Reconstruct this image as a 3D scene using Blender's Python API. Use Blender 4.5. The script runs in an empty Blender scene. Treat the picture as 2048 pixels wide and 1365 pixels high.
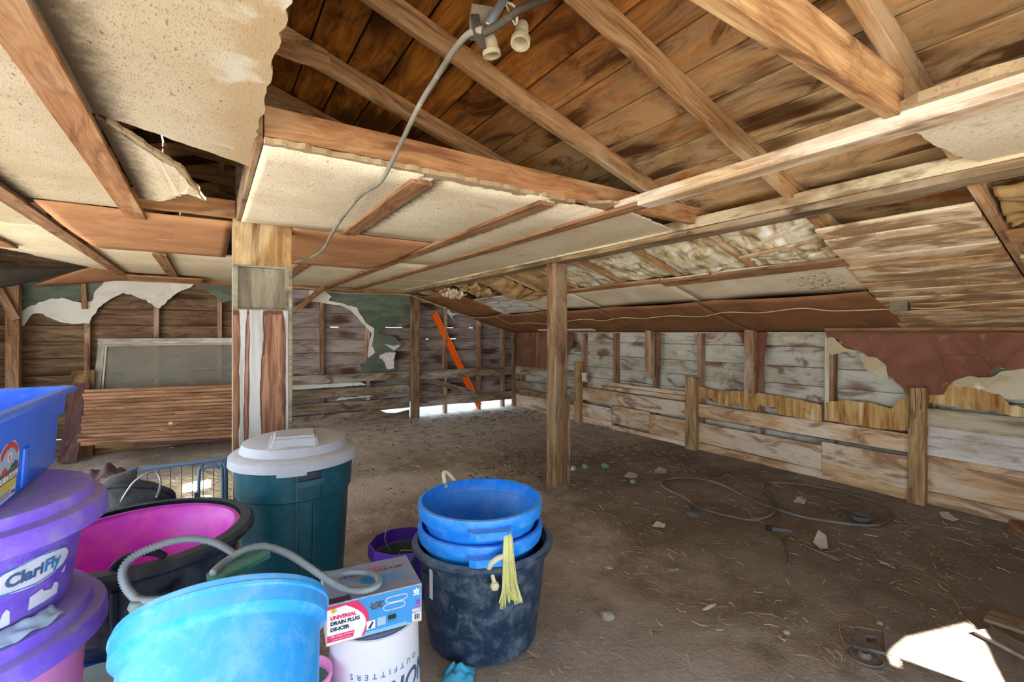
import bpy, bmesh, math, random
from mathutils import Vector, Matrix, noise, geometry
random.seed(7)
sc = bpy.context.scene
col = sc.collection
D = bpy.data

# ---------------------------------------------------------------- camera, sky, sun, exposure
F, CX, CY, EYE = 935.0, 1024.0, 666.0, 1.35          # focal length (px), principal column, horizon row, eye height
YAW = math.radians(33.0)
S, Cc = math.sin(YAW), math.cos(YAW)
cam = D.cameras.new('camera'); camo = D.objects.new('camera', cam); col.objects.link(camo)
cam.sensor_width = 36.0; cam.lens = F / 2048 * 36.0
cam.shift_y = (682.5 - CY) / 2048 * -1.0
camo.location = (0, 0, EYE); camo.rotation_euler = (math.pi / 2, 0, -YAW)
cam.clip_start = 0.05
sc.camera = camo

world = D.worlds.new('sky'); sc.world = world; world.use_nodes = True
bg = world.node_tree.nodes['Background']
bg.inputs[0].default_value = (0.70, 0.85, 1.0, 1); bg.inputs[1].default_value = 2.2

SUN = Vector((-0.02, 0.70, -0.70)).normalized()
sl = D.lights.new('sun', 'SUN'); sl.energy = 30.0; sl.angle = math.radians(0.6); sl.color = (1.0, 0.97, 0.93)
so = D.objects.new('sun', sl); col.objects.link(so); so.rotation_euler = SUN.to_track_quat('-Z', 'Y').to_euler()

sc.view_settings.view_transform = 'Standard'
sc.view_settings.look = 'None'
sc.view_settings.gamma = 1.0
sc.view_settings.use_curve_mapping = False
sc.view_settings.exposure = 1.5
sc.cycles.max_bounces = 10
sc.cycles.diffuse_bounces = 7
sc.cycles.caustics_reflective = False
sc.cycles.caustics_refractive = False

# ---------------------------------------------------------------- placing helpers (survey of the photo -> metres)
def ray(x, y):
    l = (x - CX) / F; v = -(y - CY) / F
    return Vector((S + l * Cc, Cc - l * S, v))
O = Vector((0, 0, EYE))
def on_z(x, y, z): r = ray(x, y); return O + r * ((z - EYE) / r.z)
def on_x(x, y, X): r = ray(x, y); return O + r * (X / r.x)
def on_y(x, y, Y): r = ray(x, y); return O + r * (Y / r.y)
def on_d(x, y, d): return O + ray(x, y) * d
SL = 0.31                                            # roof pitch (rise per metre)
def zr(X): return 1.375 + SL * (4.66 - X)            # underside of the rafters, near slope
def on_s(x, y, dz=-0.015):
    r = ray(x, y); t = (1.375 + dz + SL * 4.66 - EYE) / (r.z + SL * r.x); return O + r * t

# ---------------------------------------------------------------- mesh helpers
def link(o, parent=None):
    col.objects.link(o)
    if parent is not None: o.parent = parent
    return o
def tag(o, label=None, cat=None, group=None, kind=None):
    if label: o['label'] = label
    if cat: o['category'] = cat
    if group: o['group'] = group
    if kind: o['kind'] = kind
    return o
def empty(name, loc=(0, 0, 0)):
    o = D.objects.new(name, None); o.empty_display_size = 0.1; link(o); o.location = loc; return o
def thing(name, loc, label, cat, group=None):
    return tag(empty(name, loc), label, cat, group, 'thing')
def struct(name): return tag(empty(name), kind='structure')

def mk(name, verts, faces, mat, parent=None, smooth=False, M=None):
    """verts are in world space unless M is given (then local); result is placed under parent."""
    me = D.meshes.new(name)
    off = parent_loc(parent)
    if M is None:
        verts = [Vector(v) - off for v in verts]
    me.from_pydata([tuple(v) for v in verts], [], faces)
    me.materials.append(mat)
    if smooth:
        for p in me.polygons: p.use_smooth = True
    me.update()
    o = D.objects.new(name, me); link(o, parent)
    if M is not None:
        o.matrix_local = Matrix.Translation(-off) @ M
    return o
def parent_loc(p):
    v = Vector((0, 0, 0))
    while p is not None:
        v = v + p.location; p = p.parent
    return v
def from_bm(name, bm, mat, parent=None, smooth=False):
    off = parent_loc(parent)
    bmesh.ops.recalc_face_normals(bm, faces=bm.faces)
    if off.length: bmesh.ops.translate(bm, verts=bm.verts, vec=-off)
    me = D.meshes.new(name); bm.to_mesh(me); bm.free(); me.materials.append(mat)
    if smooth:
        for p in me.polygons: p.use_smooth = True
    o = D.objects.new(name, me); link(o, parent); return o
def autosmooth(o, ang=40):
    me = o.data
    for p in me.polygons: p.use_smooth = True
    me.set_sharp_from_angle(angle=math.radians(ang))

def board(name, p0, p1, w, t, up, mat, parent=None, ch=0.003, rough=0.0015, seg=None, ends=0.0):
    """timber from p0 to p1: w across, t along 'up'; own local frame with X along the grain."""
    p0 = Vector(p0); p1 = Vector(p1)
    X = (p1 - p0); L = X.length; X.normalize()
    Z = Vector(up); Z = (Z - X * Z.dot(X)).normalized(); Y = Z.cross(X)
    n = seg or max(1, min(12, int(L / 0.45)))
    hw, ht = w / 2, t / 2; ch = min(ch, hw * .4, ht * .4)
    prof = [(-hw + ch, -ht), (hw - ch, -ht), (hw, -ht + ch), (hw, ht - ch), (hw - ch, ht), (-hw + ch, ht), (-hw, ht - ch), (-hw, -ht + ch)]
    vs, fs = [], []
    for i in range(n + 1):
        x = -L / 2 + L * i / n
        dy, dz = random.uniform(-1, 1) * rough, random.uniform(-1, 1) * rough
        for (a, b) in prof:
            xx = x
            if ends and i in (0, n): xx += random.uniform(-ends, ends)
            vs.append((xx, a + dy + random.uniform(-1, 1) * rough * .6, b + dz + random.uniform(-1, 1) * rough * .4))
    for i in range(n):
        for k in range(8):
            a = i * 8 + k; b = i * 8 + (k + 1) % 8
            fs.append((a, b, b + 8, a + 8))
    fs.append(tuple(range(7, -1, -1))); fs.append(tuple(n * 8 + k for k in range(8)))
    M = Matrix((( X.x, Y.x, Z.x, 0), (X.y, Y.y, Z.y, 0), (X.z, Y.z, Z.z, 0), (0, 0, 0, 1)))
    M.translation = (p0 + p1) / 2
    return mk(name, vs, fs, mat, parent, M=M)

def box(name, c, s, mat, parent=None, rotz=0.0, bevel=0.0):
    bm = bmesh.new(); bmesh.ops.create_cube(bm, size=1.0)
    bmesh.ops.scale(bm, vec=s, verts=bm.verts)
    if bevel: bmesh.ops.bevel(bm, geom=bm.edges[:], offset=bevel, segments=2, affect='EDGES', profile=.6)
    bmesh.ops.rotate(bm, cent=(0, 0, 0), matrix=Matrix.Rotation(rotz, 3, 'Z'), verts=bm.verts)
    bmesh.ops.translate(bm, vec=c, verts=bm.verts)
    return from_bm(name, bm, mat, parent)

def jag(pts, amp=0.012, step=0.05, skip=()):
    """torn outline: subdivide a closed 3-D loop and jitter in the loop's own plane."""
    pts = [Vector(p) for p in pts]; out = []
    nrm = Vector((0, 0, 0))
    for i in range(len(pts)): nrm += pts[i].cross(pts[(i + 1) % len(pts)])
    nrm.normalize()
    for i, a in enumerate(pts):
        b = pts[(i + 1) % len(pts)]; d = b - a; L = d.length
        out.append(a)
        if i in skip or L < step * 1.3: continue
        n = int(L / step); side = d.normalized().cross(nrm)
        for k in range(1, n + 1):
            f = k / (n + 1)
            out.append(a + d * f + side * (random.uniform(-1, 1) * amp + noise.noise((a + d * f) * 9) * amp))
    return out
def plate(name, pts, thick, mat, parent=None, direction=None, bend=0.0):
    """thin sheet: closed planar-ish loop given thickness along 'direction'."""
    pts = [Vector(p) for p in pts]
    if direction is None:
        nrm = Vector((0, 0, 0))
        for i in range(len(pts)): nrm += (pts[i] - pts[0]).cross(pts[(i + 1) % len(pts)] - pts[0])
        direction = nrm.normalized()
    dn_ = Vector(direction).normalized(); d = dn_ * thick
    nrm = Vector((0, 0, 0)); n = len(pts)
    for i in range(n): nrm += (pts[i] - pts[0]).cross(pts[(i + 1) % n] - pts[0])
    nrm.normalize(); ax = nrm.orthogonal().normalized(); ay = nrm.cross(ax); o0 = pts[0]
    p2 = [Vector(((p - o0).dot(ax), (p - o0).dot(ay))) for p in pts]
    v2, e2, f2, ov, oe, of = geometry.delaunay_2d_cdt(p2, [], [list(range(n))], 1, 1e-5)
    V3 = [(pts[o[0]] if o else o0 + ax * v.x + ay * v.y) for v, o in zip(v2, ov)]
    bm = bmesh.new(); a = [bm.verts.new(p) for p in V3]; b = [bm.verts.new(p + d) for p in V3]
    edge = {}
    for f in f2:
        bm.faces.new([a[i] for i in f]); bm.faces.new([b[i] for i in reversed(f)])
        for i, j in zip(f, f[1:] + f[:1]): edge[(i, j)] = 1
    for (i, j) in edge:
        if (j, i) not in edge: bm.faces.new((a[j], a[i], b[i], b[j]))
    return from_bm(name, bm, mat, parent)
def sheet(name, fn, nu, nv, mat, parent=None, thick=0.0, smooth=True):
    """curved sheet: fn(u,v)->Vector, optional solid thickness (second layer offset in +Z)."""
    vs = [fn(i / nu, j / nv) for j in range(nv + 1) for i in range(nu + 1)]
    fs = [(j * (nu + 1) + i, j * (nu + 1) + i + 1, (j + 1) * (nu + 1) + i + 1, (j + 1) * (nu + 1) + i) for j in range(nv) for i in range(nu)]
    o = mk(name, vs, fs, mat, parent, smooth=smooth)
    if thick:
        m = o.modifiers.new('solid', 'SOLIDIFY'); m.thickness = thick; m.offset = 0
    return o

def spline(pts, n=8):
    pts = [Vector(p) for p in pts]; out = []
    P = [pts[0]] + pts + [pts[-1]]
    for i in range(1, len(P) - 2):
        for k in range(n):
            t = k / n; a, b, c, d = P[i - 1], P[i], P[i + 1], P[i + 2]
            out.append(0.5 * ((2 * b) + (c - a) * t + (2 * a - 5 * b + 4 * c - d) * t * t + (3 * b - a - 3 * c + d) * t ** 3))
    out.append(pts[-1]); return out
def tube_geo(path, r, seg=8, rad=None):
    vs, fs = [], []; path = [Vector(p) for p in path]; n = len(path)
    up = Vector((0, 0, 1)); prevN = None
    for i, p in enumerate(path):
        t = (path[min(i + 1, n - 1)] - path[max(i - 1, 0)])
        if t.length < 1e-9: t = Vector((0, 0, 1))
        t.normalize()
        if prevN is None:
            N = t.cross(up) if abs(t.z) < .95 else t.cross(Vector((1, 0, 0)))
        else: N = prevN - t * prevN.dot(t)
        if N.length < 1e-6: N = t.orthogonal()
        N.normalize(); B = t.cross(N); prevN = N
        rr = rad(i) if rad else r
        for k in range(seg):
            a = 2 * math.pi * k / seg; vs.append(p + N * math.cos(a) * rr + B * math.sin(a) * rr)
    for i in range(n - 1):
        for k in range(seg):
            fs.append((i * seg + k, i * seg + (k + 1) % seg, (i + 1) * seg + (k + 1) % seg, (i + 1) * seg + k))
    fs.append(tuple(range(seg - 1, -1, -1))); fs.append(tuple((n - 1) * seg + k for k in range(seg)))
    return vs, fs
def tube(name, path, r, mat, parent=None, seg=8, rad=None):
    vs, fs = tube_geo(path, r, seg, rad); return mk(name, vs, fs, mat, parent, smooth=True)
def join_geo(geos):
    V, Fc = [], []
    for vs, fs in geos:
        o = len(V); V += vs; Fc += [tuple(i + o for i in f) for f in fs]
    return V, Fc
def lathe(name, prof, mat, parent=None, M=None, seg=56, a0=0.0, sq=None, ang=35):
    """closed-of-revolution shell from (r,z) list. M places it in the world."""
    M = M or Matrix.Identity(4); vs, fs = [], []
    for (r, z) in prof:
        for k in range(seg):
            a = a0 + 2 * math.pi * k / seg
            rr = r * (sq(a, z) if sq else 1.0)
            vs.append(M @ Vector((rr * math.cos(a), rr * math.sin(a), z)))
    n = len(prof)
    for i in range(n - 1):
        if prof[i][0] < 1e-5 and prof[i + 1][0] < 1e-5: continue
        for k in range(seg):
            fs.append((i * seg + k, i * seg + (k + 1) % seg, (i + 1) * seg + (k + 1) % seg, (i + 1) * seg + k))
    bm = bmesh.new(); bv = [bm.verts.new(v) for v in vs]
    for f in fs: bm.faces.new([bv[i] for i in f])
    bmesh.ops.remove_doubles(bm, verts=bm.verts, dist=1e-6)
    o = from_bm(name, bm, mat, parent); autosmooth(o, ang); return o
def at(loc, rz=0.0): return Matrix.Translation(loc) @ Matrix.Rotation(rz, 4, 'Z')

def text_mesh(s, size, extrude=0.0004, align='CENTER', shear=0.0, bold=0.0, spacing=1.0):
    cu = D.curves.new('lettering', 'FONT'); cu.body = s; cu.size = size; cu.extrude = extrude; cu.align_x = align; cu.align_y = 'CENTER'
    cu.shear = shear; cu.offset = bold; cu.space_character = spacing; cu.resolution_u = 3
    o = D.objects.new('lettering', cu); col.objects.link(o)
    dg = bpy.context.evaluated_depsgraph_get(); ev = o.evaluated_get(dg); me = ev.to_mesh()
    vs = [v.co.copy() for v in me.vertices]; fs = [tuple(p.vertices) for p in me.polygons]
    ev.to_mesh_clear(); D.objects.remove(o); D.curves.remove(cu)
    return vs, fs
def text(name, s, size, mat, parent, M, **k):
    vs, fs = text_mesh(s, size, **k); return mk(name, [M @ v for v in vs], fs, mat, parent)
def frame(o, x, y):
    """matrix with origin o, local x,y axes as given (z = x cross y)"""
    x = Vector(x).normalized(); y = Vector(y); y = (y - x * y.dot(x)).normalized(); z = x.cross(y)
    M = Matrix(((x.x, y.x, z.x, 0), (x.y, y.y, z.y, 0), (x.z, y.z, z.z, 0), (0, 0, 0, 1))); M.translation = Vector(o); return M
def flat(name, pts2, M, thick, mat, parent):
    """flat printed patch from 2-D outline in frame M"""
    return plate(name, [M @ Vector((p[0], p[1], 0)) for p in pts2], thick, mat, parent, direction=(M.to_3x3() @ Vector((0, 0, 1))))
def disc2(cx, cy, rx, ry, n=28): return [(cx + rx * math.cos(2 * math.pi * k / n), cy + ry * math.sin(2 * math.pi * k / n)) for k in range(n)]
def rect2(x0, y0, x1, y1): return [(x0, y0), (x1, y0), (x1, y1), (x0, y1)]

# ---------------------------------------------------------------- materials
def lin(c):
    if isinstance(c, str):
        c = tuple(int(c[i:i + 2], 16) / 255 for i in (0, 2, 4))
    return tuple((x / 12.92 if x <= .04045 else ((x + .055) / 1.055) ** 2.4) for x in c) + (1.0,)
class NT:
    def __init__(s, name):
        s.m = D.materials.new(name); s.m.use_nodes = True; s.t = s.m.node_tree; s.b = s.t.nodes['Principled BSDF']
    def n(s, typ, **kw):
        nd = s.t.nodes.new(typ)
        for k, v in kw.items():
            if k == 'i':
                for kk, vv in v.items():
                    if hasattr(vv, 'is_output'): s.t.links.new(vv, nd.inputs[kk])
                    else: nd.inputs[kk].default_value = vv
            else: setattr(nd, k, v)
        return nd
    def noise(s, vec, scale, detail=4, rough=.55, dist=0.0):
        return s.n('ShaderNodeTexNoise', i={'Vector': vec, 'Scale': scale, 'Detail': detail, 'Roughness': rough, 'Distortion': dist}).outputs[0]
    def map(s, vec, scale=(1, 1, 1), loc=(0, 0, 0), rot=(0, 0, 0)):
        return s.n('ShaderNodeMapping', i={'Vector': vec, 'Scale': scale, 'Location': loc, 'Rotation': rot}).outputs[0]
    def ramp(s, fac, stops, interp='LINEAR'):
        nd = s.n('ShaderNodeValToRGB', i={'Fac': fac}); cr = nd.color_ramp; cr.interpolation = interp
        while len(cr.elements) < len(stops): cr.elements.new(0.5)
        for e, (p, c) in zip(cr.elements, stops):
            e.position = p; e.color = c if len(c) == 4 else tuple(c) + (1,)
        return nd.outputs[0]
    def step(s, fac, a, b, o0=0.0, o1=1.0):
        return s.n('ShaderNodeMapRange', interpolation_type='SMOOTHSTEP', i={0: fac, 1: a, 2: b, 3: o0, 4: o1}).outputs[0]
    def mix(s, fac, a, b, mode='MIX'):
        nd = s.n('ShaderNodeMix', data_type='RGBA', blend_type=mode)
        for idx, v in ((0, fac), (6, a), (7, b)):
            if hasattr(v, 'is_output'): s.t.links.new(v, nd.inputs[idx])
            else: nd.inputs[idx].default_value = v
        return nd.outputs[2]
    def math(s, op, a, b=0.0, c=0.0):
        nd = s.n('ShaderNodeMath', operation=op)
        for idx, v in enumerate((a, b, c)):
            if hasattr(v, 'is_output'): s.t.links.new(v, nd.inputs[idx])
            else: nd.inputs[idx].default_value = v
        return nd.outputs[0]
    def hsv(s, c, sat, val): return s.n('ShaderNodeHueSaturation', i={'Hue': .507, 'Saturation': sat, 'Value': val, 'Color': c}).outputs[0]
    def obj(s): return s.n('ShaderNodeTexCoord').outputs['Object']
    def pos(s): return s.n('ShaderNodeNewGeometry').outputs['Position']
    def rnd(s): return s.n('ShaderNodeObjectInfo').outputs['Random']
    def addv(s, v, f):
        return s.n('ShaderNodeVectorMath', operation='ADD', i={0: v, 1: s.n('ShaderNodeCombineXYZ', i={0: f, 1: f, 2: f}).outputs[0]}).outputs[0]
    def xyz(s, v): return s.n('ShaderNodeSeparateXYZ', i={0: v}).outputs
    def bump(s, h, strength=.3, dist=.01):
        b = s.n('ShaderNodeBump', i={'Height': h, 'Strength': strength, 'Distance': dist}); s.t.links.new(b.outputs[0], s.b.inputs['Normal'])
    def done(s, colr, rough=.8, spec=.2):
        if hasattr(colr, 'is_output'): s.t.links.new(colr, s.b.inputs['Base Color'])
        else: s.b.inputs['Base Color'].default_value = colr
        if hasattr(rough, 'is_output'): s.t.links.new(rough, s.b.inputs['Roughness'])
        else: s.b.inputs['Roughness'].default_value = rough
        s.b.inputs['Specular IOR Level'].default_value = spec
        return s.m

def wood(name, dark, mid, light, stain=None, stain_amt=.35, stain_sc=(1.3, 5, 5), pale=None, pale_amt=.3, var=.25, tight=26, bump=.35, pale_x=None, rough=.85, knots=True, sat=.92, val=1.06, blob=0.0, blob_sc=(1.7, 4.2, .3)):
    N = NT(name); v = N.addv(N.obj(), N.math('MULTIPLY', N.rnd(), 37.0))
    warp = N.noise(N.map(v, (1.2, 5, 5)), 1.0, 2)
    vg = N.n('ShaderNodeVectorMath', operation='ADD', i={0: N.map(v, (1.0, tight, tight)), 1: N.n('ShaderNodeCombineXYZ', i={1: N.math('MULTIPLY', warp, 5.0), 2: N.math('MULTIPLY', warp, 5.0)}).outputs[0]}).outputs[0]
    g = N.noise(vg, 1.6, 5, .6, .3)
    fine = N.noise(N.map(v, (5, 170, 170)), 1.0, 2)
    c = N.ramp(g, [(.30, lin(dark)), (.48, lin(mid)), (.70, lin(light))])
    c = N.mix(N.step(fine, .42, .72, 0, .35), c, lin(dark))
    if pale:
        pn = N.noise(N.map(v, (1.1, 4.5, 4.5), (3, 7, 1)), 1.0, 4, .62, .8)
        th = .64 - pale_amt * .36
        f = N.step(pn, th - .06, th + .14)
        if pale_x:
            px = N.xyz(N.pos())[0]; f = N.math('MULTIPLY', f, N.step(px, pale_x[0], pale_x[1], .03, 1.0))
        c = N.mix(N.math('MULTIPLY', f, .8), c, N.mix(N.step(g, .35, .6), lin(pale), N.mix(.35, lin(pale), lin(mid))))
    if stain:
        sn = N.noise(N.map(v, stain_sc, (11, 2, 5)), 1.0, 5, .6, 1.2)
        th = .66 - stain_amt * .35
        c = N.mix(N.step(N.math('ADD', sn, N.math('MULTIPLY', N.math('SUBTRACT', g, .5), .25)), th - .02, th + .15, 0, .85), c, lin(stain))
        ring = N.math('ABSOLUTE', N.math('SUBTRACT', sn, th - .015)); c = N.mix(N.step(ring, .0, .02, .22, 0), c, lin(stain))
    if knots:
        vo = N.n('ShaderNodeTexVoronoi', i={'Vector': N.map(v, (1.5, 6.0, .4)), 'Scale': 1.0, 'Randomness': 1.0}).outputs['Distance']
        rg = N.math('SINE', N.math('MULTIPLY', vo, 70.0))
        c = N.mix(N.math('MULTIPLY', N.step(vo, .12, .34, 1, 0), N.step(rg, -.2, .8, 0, .32)), c, lin(dark))
        c = N.mix(N.step(vo, .04, .11, .85, 0), c, lin(dark))
    if blob:
        wv = N.n('ShaderNodeVectorMath', operation='ADD', i={0: N.map(v, blob_sc, (.3, .1, 0)), 1: N.n('ShaderNodeCombineXYZ', i={0: N.math('MULTIPLY', warp, .9), 1: N.math('MULTIPLY', g, .7)}).outputs[0]}).outputs[0]
        vb_ = N.n('ShaderNodeTexVoronoi', i={'Vector': wv, 'Scale': 1.0, 'Randomness': 1.0}).outputs['Distance']
        c = N.mix(N.step(vb_, .16, .40, blob, 0), c, lin(stain))
    b = N.math('ADD', 1.0 - var / 2, N.math('MULTIPLY', N.rnd(), var))
    c = N.mix(1.0, c, N.n('ShaderNodeCombineColor', i={0: b, 1: b, 2: b}).outputs[0], 'MULTIPLY')
    c = N.hsv(c, sat, val)
    N.bump(N.math('ADD', N.math('MULTIPLY', g, .6), N.math('MULTIPLY', fine, .4)), bump, .004)
    return N.done(c, rough, .15)

def plain(name, c, rough=.6, spec=.3, metal=0.0):
    N = NT(name); N.b.inputs['Metallic'].default_value = metal; return N.done(lin(c), rough, spec)
def plastic(name, c, dust='b9b6ae', amt=.35, rough=.42, speck=.5, dark=None, trans=0.0):
    N = NT(name); v = N.obj()
    n1 = N.noise(v, 15, 8, .72, .3); n2 = N.noise(v, 70, 3, .7); n3 = N.noise(N.map(v, (14, 14, 3)), 2, 4, .7)
    z = N.xyz(N.n('ShaderNodeNewGeometry').outputs['Normal'])[2]
    f = N.math('MULTIPLY', N.step(n1, .42, .75), amt)
    f = N.math('ADD', f, N.math('MULTIPLY', N.step(z, .35, 1.0), amt * .8))
    f = N.math('ADD', f, N.math('MULTIPLY', N.step(n2, .64, .74), speck * .5))
    f = N.math('ADD', f, N.math('MULTIPLY', N.step(n3, .6, .8), amt * .5))
    base = lin(c) if not dark else N.mix(N.step(n1, .35, .6), lin(dark), lin(c))
    c2 = N.mix(N.math('MINIMUM', f, .9), base, lin(dust))
    N.bump(n2, .06, .002)
    return N.done(c2, N.step(f, 0, .6, rough, .8), .4)

M = {}
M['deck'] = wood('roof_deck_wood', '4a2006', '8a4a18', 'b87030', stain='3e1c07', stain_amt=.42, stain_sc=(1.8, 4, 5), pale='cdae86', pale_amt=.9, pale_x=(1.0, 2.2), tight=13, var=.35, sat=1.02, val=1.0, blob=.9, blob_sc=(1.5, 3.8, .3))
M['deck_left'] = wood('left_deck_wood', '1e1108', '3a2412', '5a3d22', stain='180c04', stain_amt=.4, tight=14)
M['rafter'] = wood('rafter_wood', '6b3f1d', 'a87445', 'c99a66', stain='4e2a0e', stain_amt=.25, pale='d8bd95', pale_amt=.35, pale_x=(.8, 2.3), tight=18, var=.2)
M['joist'] = wood('joist_wood', '6a3d1d', '9a6238', 'b88252', stain='6a3413', stain_amt=.3, pale='cda578', pale_amt=.2, tight=14, var=.1)
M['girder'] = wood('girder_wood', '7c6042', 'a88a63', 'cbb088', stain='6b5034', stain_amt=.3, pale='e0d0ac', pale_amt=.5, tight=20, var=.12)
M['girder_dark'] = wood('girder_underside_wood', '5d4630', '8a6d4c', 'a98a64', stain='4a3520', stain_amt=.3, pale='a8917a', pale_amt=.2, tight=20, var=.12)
M['strip'] = wood('furring_wood', '5f3a22', '8b5c3b', 'a97c55', stain='50301b', stain_amt=.2, tight=18, var=.25)
M['strip_pale'] = wood('weathered_strip_wood', '7b5535', 'b08459', 'd6b48a', stain='7a4a26', stain_amt=.3, pale='e6dccb', pale_amt=.6, pale_x=(-9, -8), tight=18, var=.1)
M['post'] = wood('post_wood', '553822', '866040', 'a98058', stain='4a2d1a', stain_amt=.35, pale='ab947a', pale_amt=.3, tight=18, var=.12, val=.94)
M['post_red'] = wood('stud_wood', '5f3a24', '8f6244', 'ad8261', stain='4a2c1a', stain_amt=.25, pale='c4ae98', pale_amt=.3, tight=20, var=.25)
M['post_dry'] = wood('dry_post_wood', '6b4a2c', 'a57c50', 'c09a6c', stain='5b3c22', stain_amt=.2, tight=22, var=.1, bump=.7)
M['backwall'] = wood('back_siding_wood', '5a4a40', '857064', 'a08c80', stain='4a2411', stain_amt=.12, stain_sc=(2.2, 5, 5), pale='a99c98', pale_amt=.4, tight=16, var=.25, blob=.9, sat=.85)
M['backwall_dk'] = wood('back_siding_brown_wood', '4a3423', '74563d', '947456', stain='3f200e', stain_amt=.15, stain_sc=(2.0, 5, 5), tight=16, var=.25, blob=.8, blob_sc=(1.0, 3.5, .3))
M['rwall'] = wood('right_siding_wood', '857862', 'ada08a', 'c4bba6', stain='6d4127', stain_amt=.36, stain_sc=(3.0, 6, 6), pale='c6c4b8', pale_amt=.5, tight=15, var=.12, blob=.85, blob_sc=(1.9, 4.2, .3))
M['rail'] = wood('manger_rail_wood', '4f3d2e', '7f6850', 'a08a6e', stain='57341f', stain_amt=.35, stain_sc=(3, 8, 8), pale='b7aca0', pale_amt=.35, tight=16, var=.15, bump=.6)
M['wains'] = wood('wainscot_wood', '94673f', 'c19468', 'd8b086', stain='84593a', stain_amt=.42, stain_sc=(2.2, 7, 7), pale='dacdbb', pale_amt=.48, tight=16, var=.16, bump=.6)
M['wains_white'] = wood('limewashed_board_wood', '77614c', 'a08770', 'beab96', stain='6f543d', stain_amt=.4, stain_sc=(3, 9, 9), pale='dcd8d2', pale_amt=.7, tight=14, var=.08)
M['wains_grey'] = wood('grey_board_wood', '73604a', 'a38f70', 'c2b08e', stain='7d6848', stain_amt=.2, pale='c7bda6', pale_amt=.4, tight=16, var=.08)
M['soffit_plank'] = wood('soffit_plank_wood', '8a5c35', 'bd8f5f', 'd8b486', stain='7d5230', stain_amt=.6, stain_sc=(2.4, 5, 6), pale='e6d2b0', pale_amt=.42, tight=12, var=.14, blob=.5)
M['column'] = wood('column_panel_wood', '6b4422', 'a77744', 'c79b62', stain='5a3413', stain_amt=.35, tight=12, pale='d5b988', pale_amt=.3, var=.05)
M['column_grey'] = wood('column_recess_wood', '5b5040', '857862', 'a3977e', stain='57472f', stain_amt=.3, tight=14, pale='a8a594', pale_amt=.4, var=.05)
M['floorpanel'] = wood('flooring_strip_wood', '6b3f28', 'a06c4b', 'bd8a66', stain='33211a', stain_amt=.2, stain_sc=(1.2, 7, 7), tight=18, var=.4)
M['redboard'] = wood('dark_red_board_wood', '3a2423', '563836', '6d4a45', tight=12, var=.1)
M['brownboard'] = wood('brown_scrap_board_wood', '4a3017', '7a5733', '95714a', tight=12, stain='3b230f', stain_amt=.3)
M['greyboard'] = wood('grey_scrap_board_wood', '4f463c', '7a6f61', '968b7c', tight=16)
M['paleboard'] = wood('pale_batten_wood', '94826a', 'b8a88f', 'cfc2ab', tight=16)
M['greyframe'] = wood('grey_frame_wood', '7a7064', '9f968a', 'bcb4a8', stain='6d5f50', stain_amt=.2, pale='d9d4cc', pale_amt=.4, tight=18)

def column_paint():
    N = NT('column_peeling_paint'); v = N.obj()
    x, y, z = N.xyz(v)
    w = N.noise(N.map(v, (14, 14, 1.2)), 1.0, 5, .6, .5)
    g = N.noise(N.map(v, (45, 45, 3.0)), 1.0, 5, .6, .8)
    woodc = N.ramp(g, [(.3, lin('5f3a28')), (.5, lin('8a624a')), (.7, lin('b08a6c'))])
    edge = N.step(N.noise(N.map(v, (20, 20, 2.0)), 1.0, 3, .5), .3, .7, -.014, .014)
    xx = N.math('ADD', x, edge)
    # bare broad strip, thin strip, painted bands across the width (peeled paint, not light)
    peel = N.math('MAXIMUM', N.math('MULTIPLY', N.step(xx, -.016, .004), N.step(xx, .104, .124, 1, 0)),
                  N.math('MULTIPLY', N.step(xx, -.100, -.086), N.step(xx, -.078, -.064, 1, 0)))
    peel = N.math('MAXIMUM', peel, N.step(xx, -.142, -.13, 1, 0))
    zf = N.step(N.math('ADD', z, N.step(w, .3, .7, -.2, .2)), .50, .72, 1.0, 0.2)
    peel = N.math('MULTIPLY', peel, N.step(N.math('ADD', z, N.math('MULTIPLY', w, .12)), 1.50, 1.56, 1, 0))
    paint = N.mix(N.step(w, .4, .7), lin('c3c4c0'), lin('a3a29a'))
    rim = N.math('MULTIPLY', N.step(N.math('ABSOLUTE', N.math('SUBTRACT', peel, .5)), .25, .5, 1, 0), .9)
    c = N.mix(peel, paint, woodc); c = N.mix(rim, c, lin('5a2c1a'))
    N.bump(N.math('ADD', N.math('MULTIPLY', g, .5), N.math('MULTIPLY', peel, -.5)), .4, .004)
    return N.done(c, .75, .2)
M['column_paint'] = column_paint()

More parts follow.
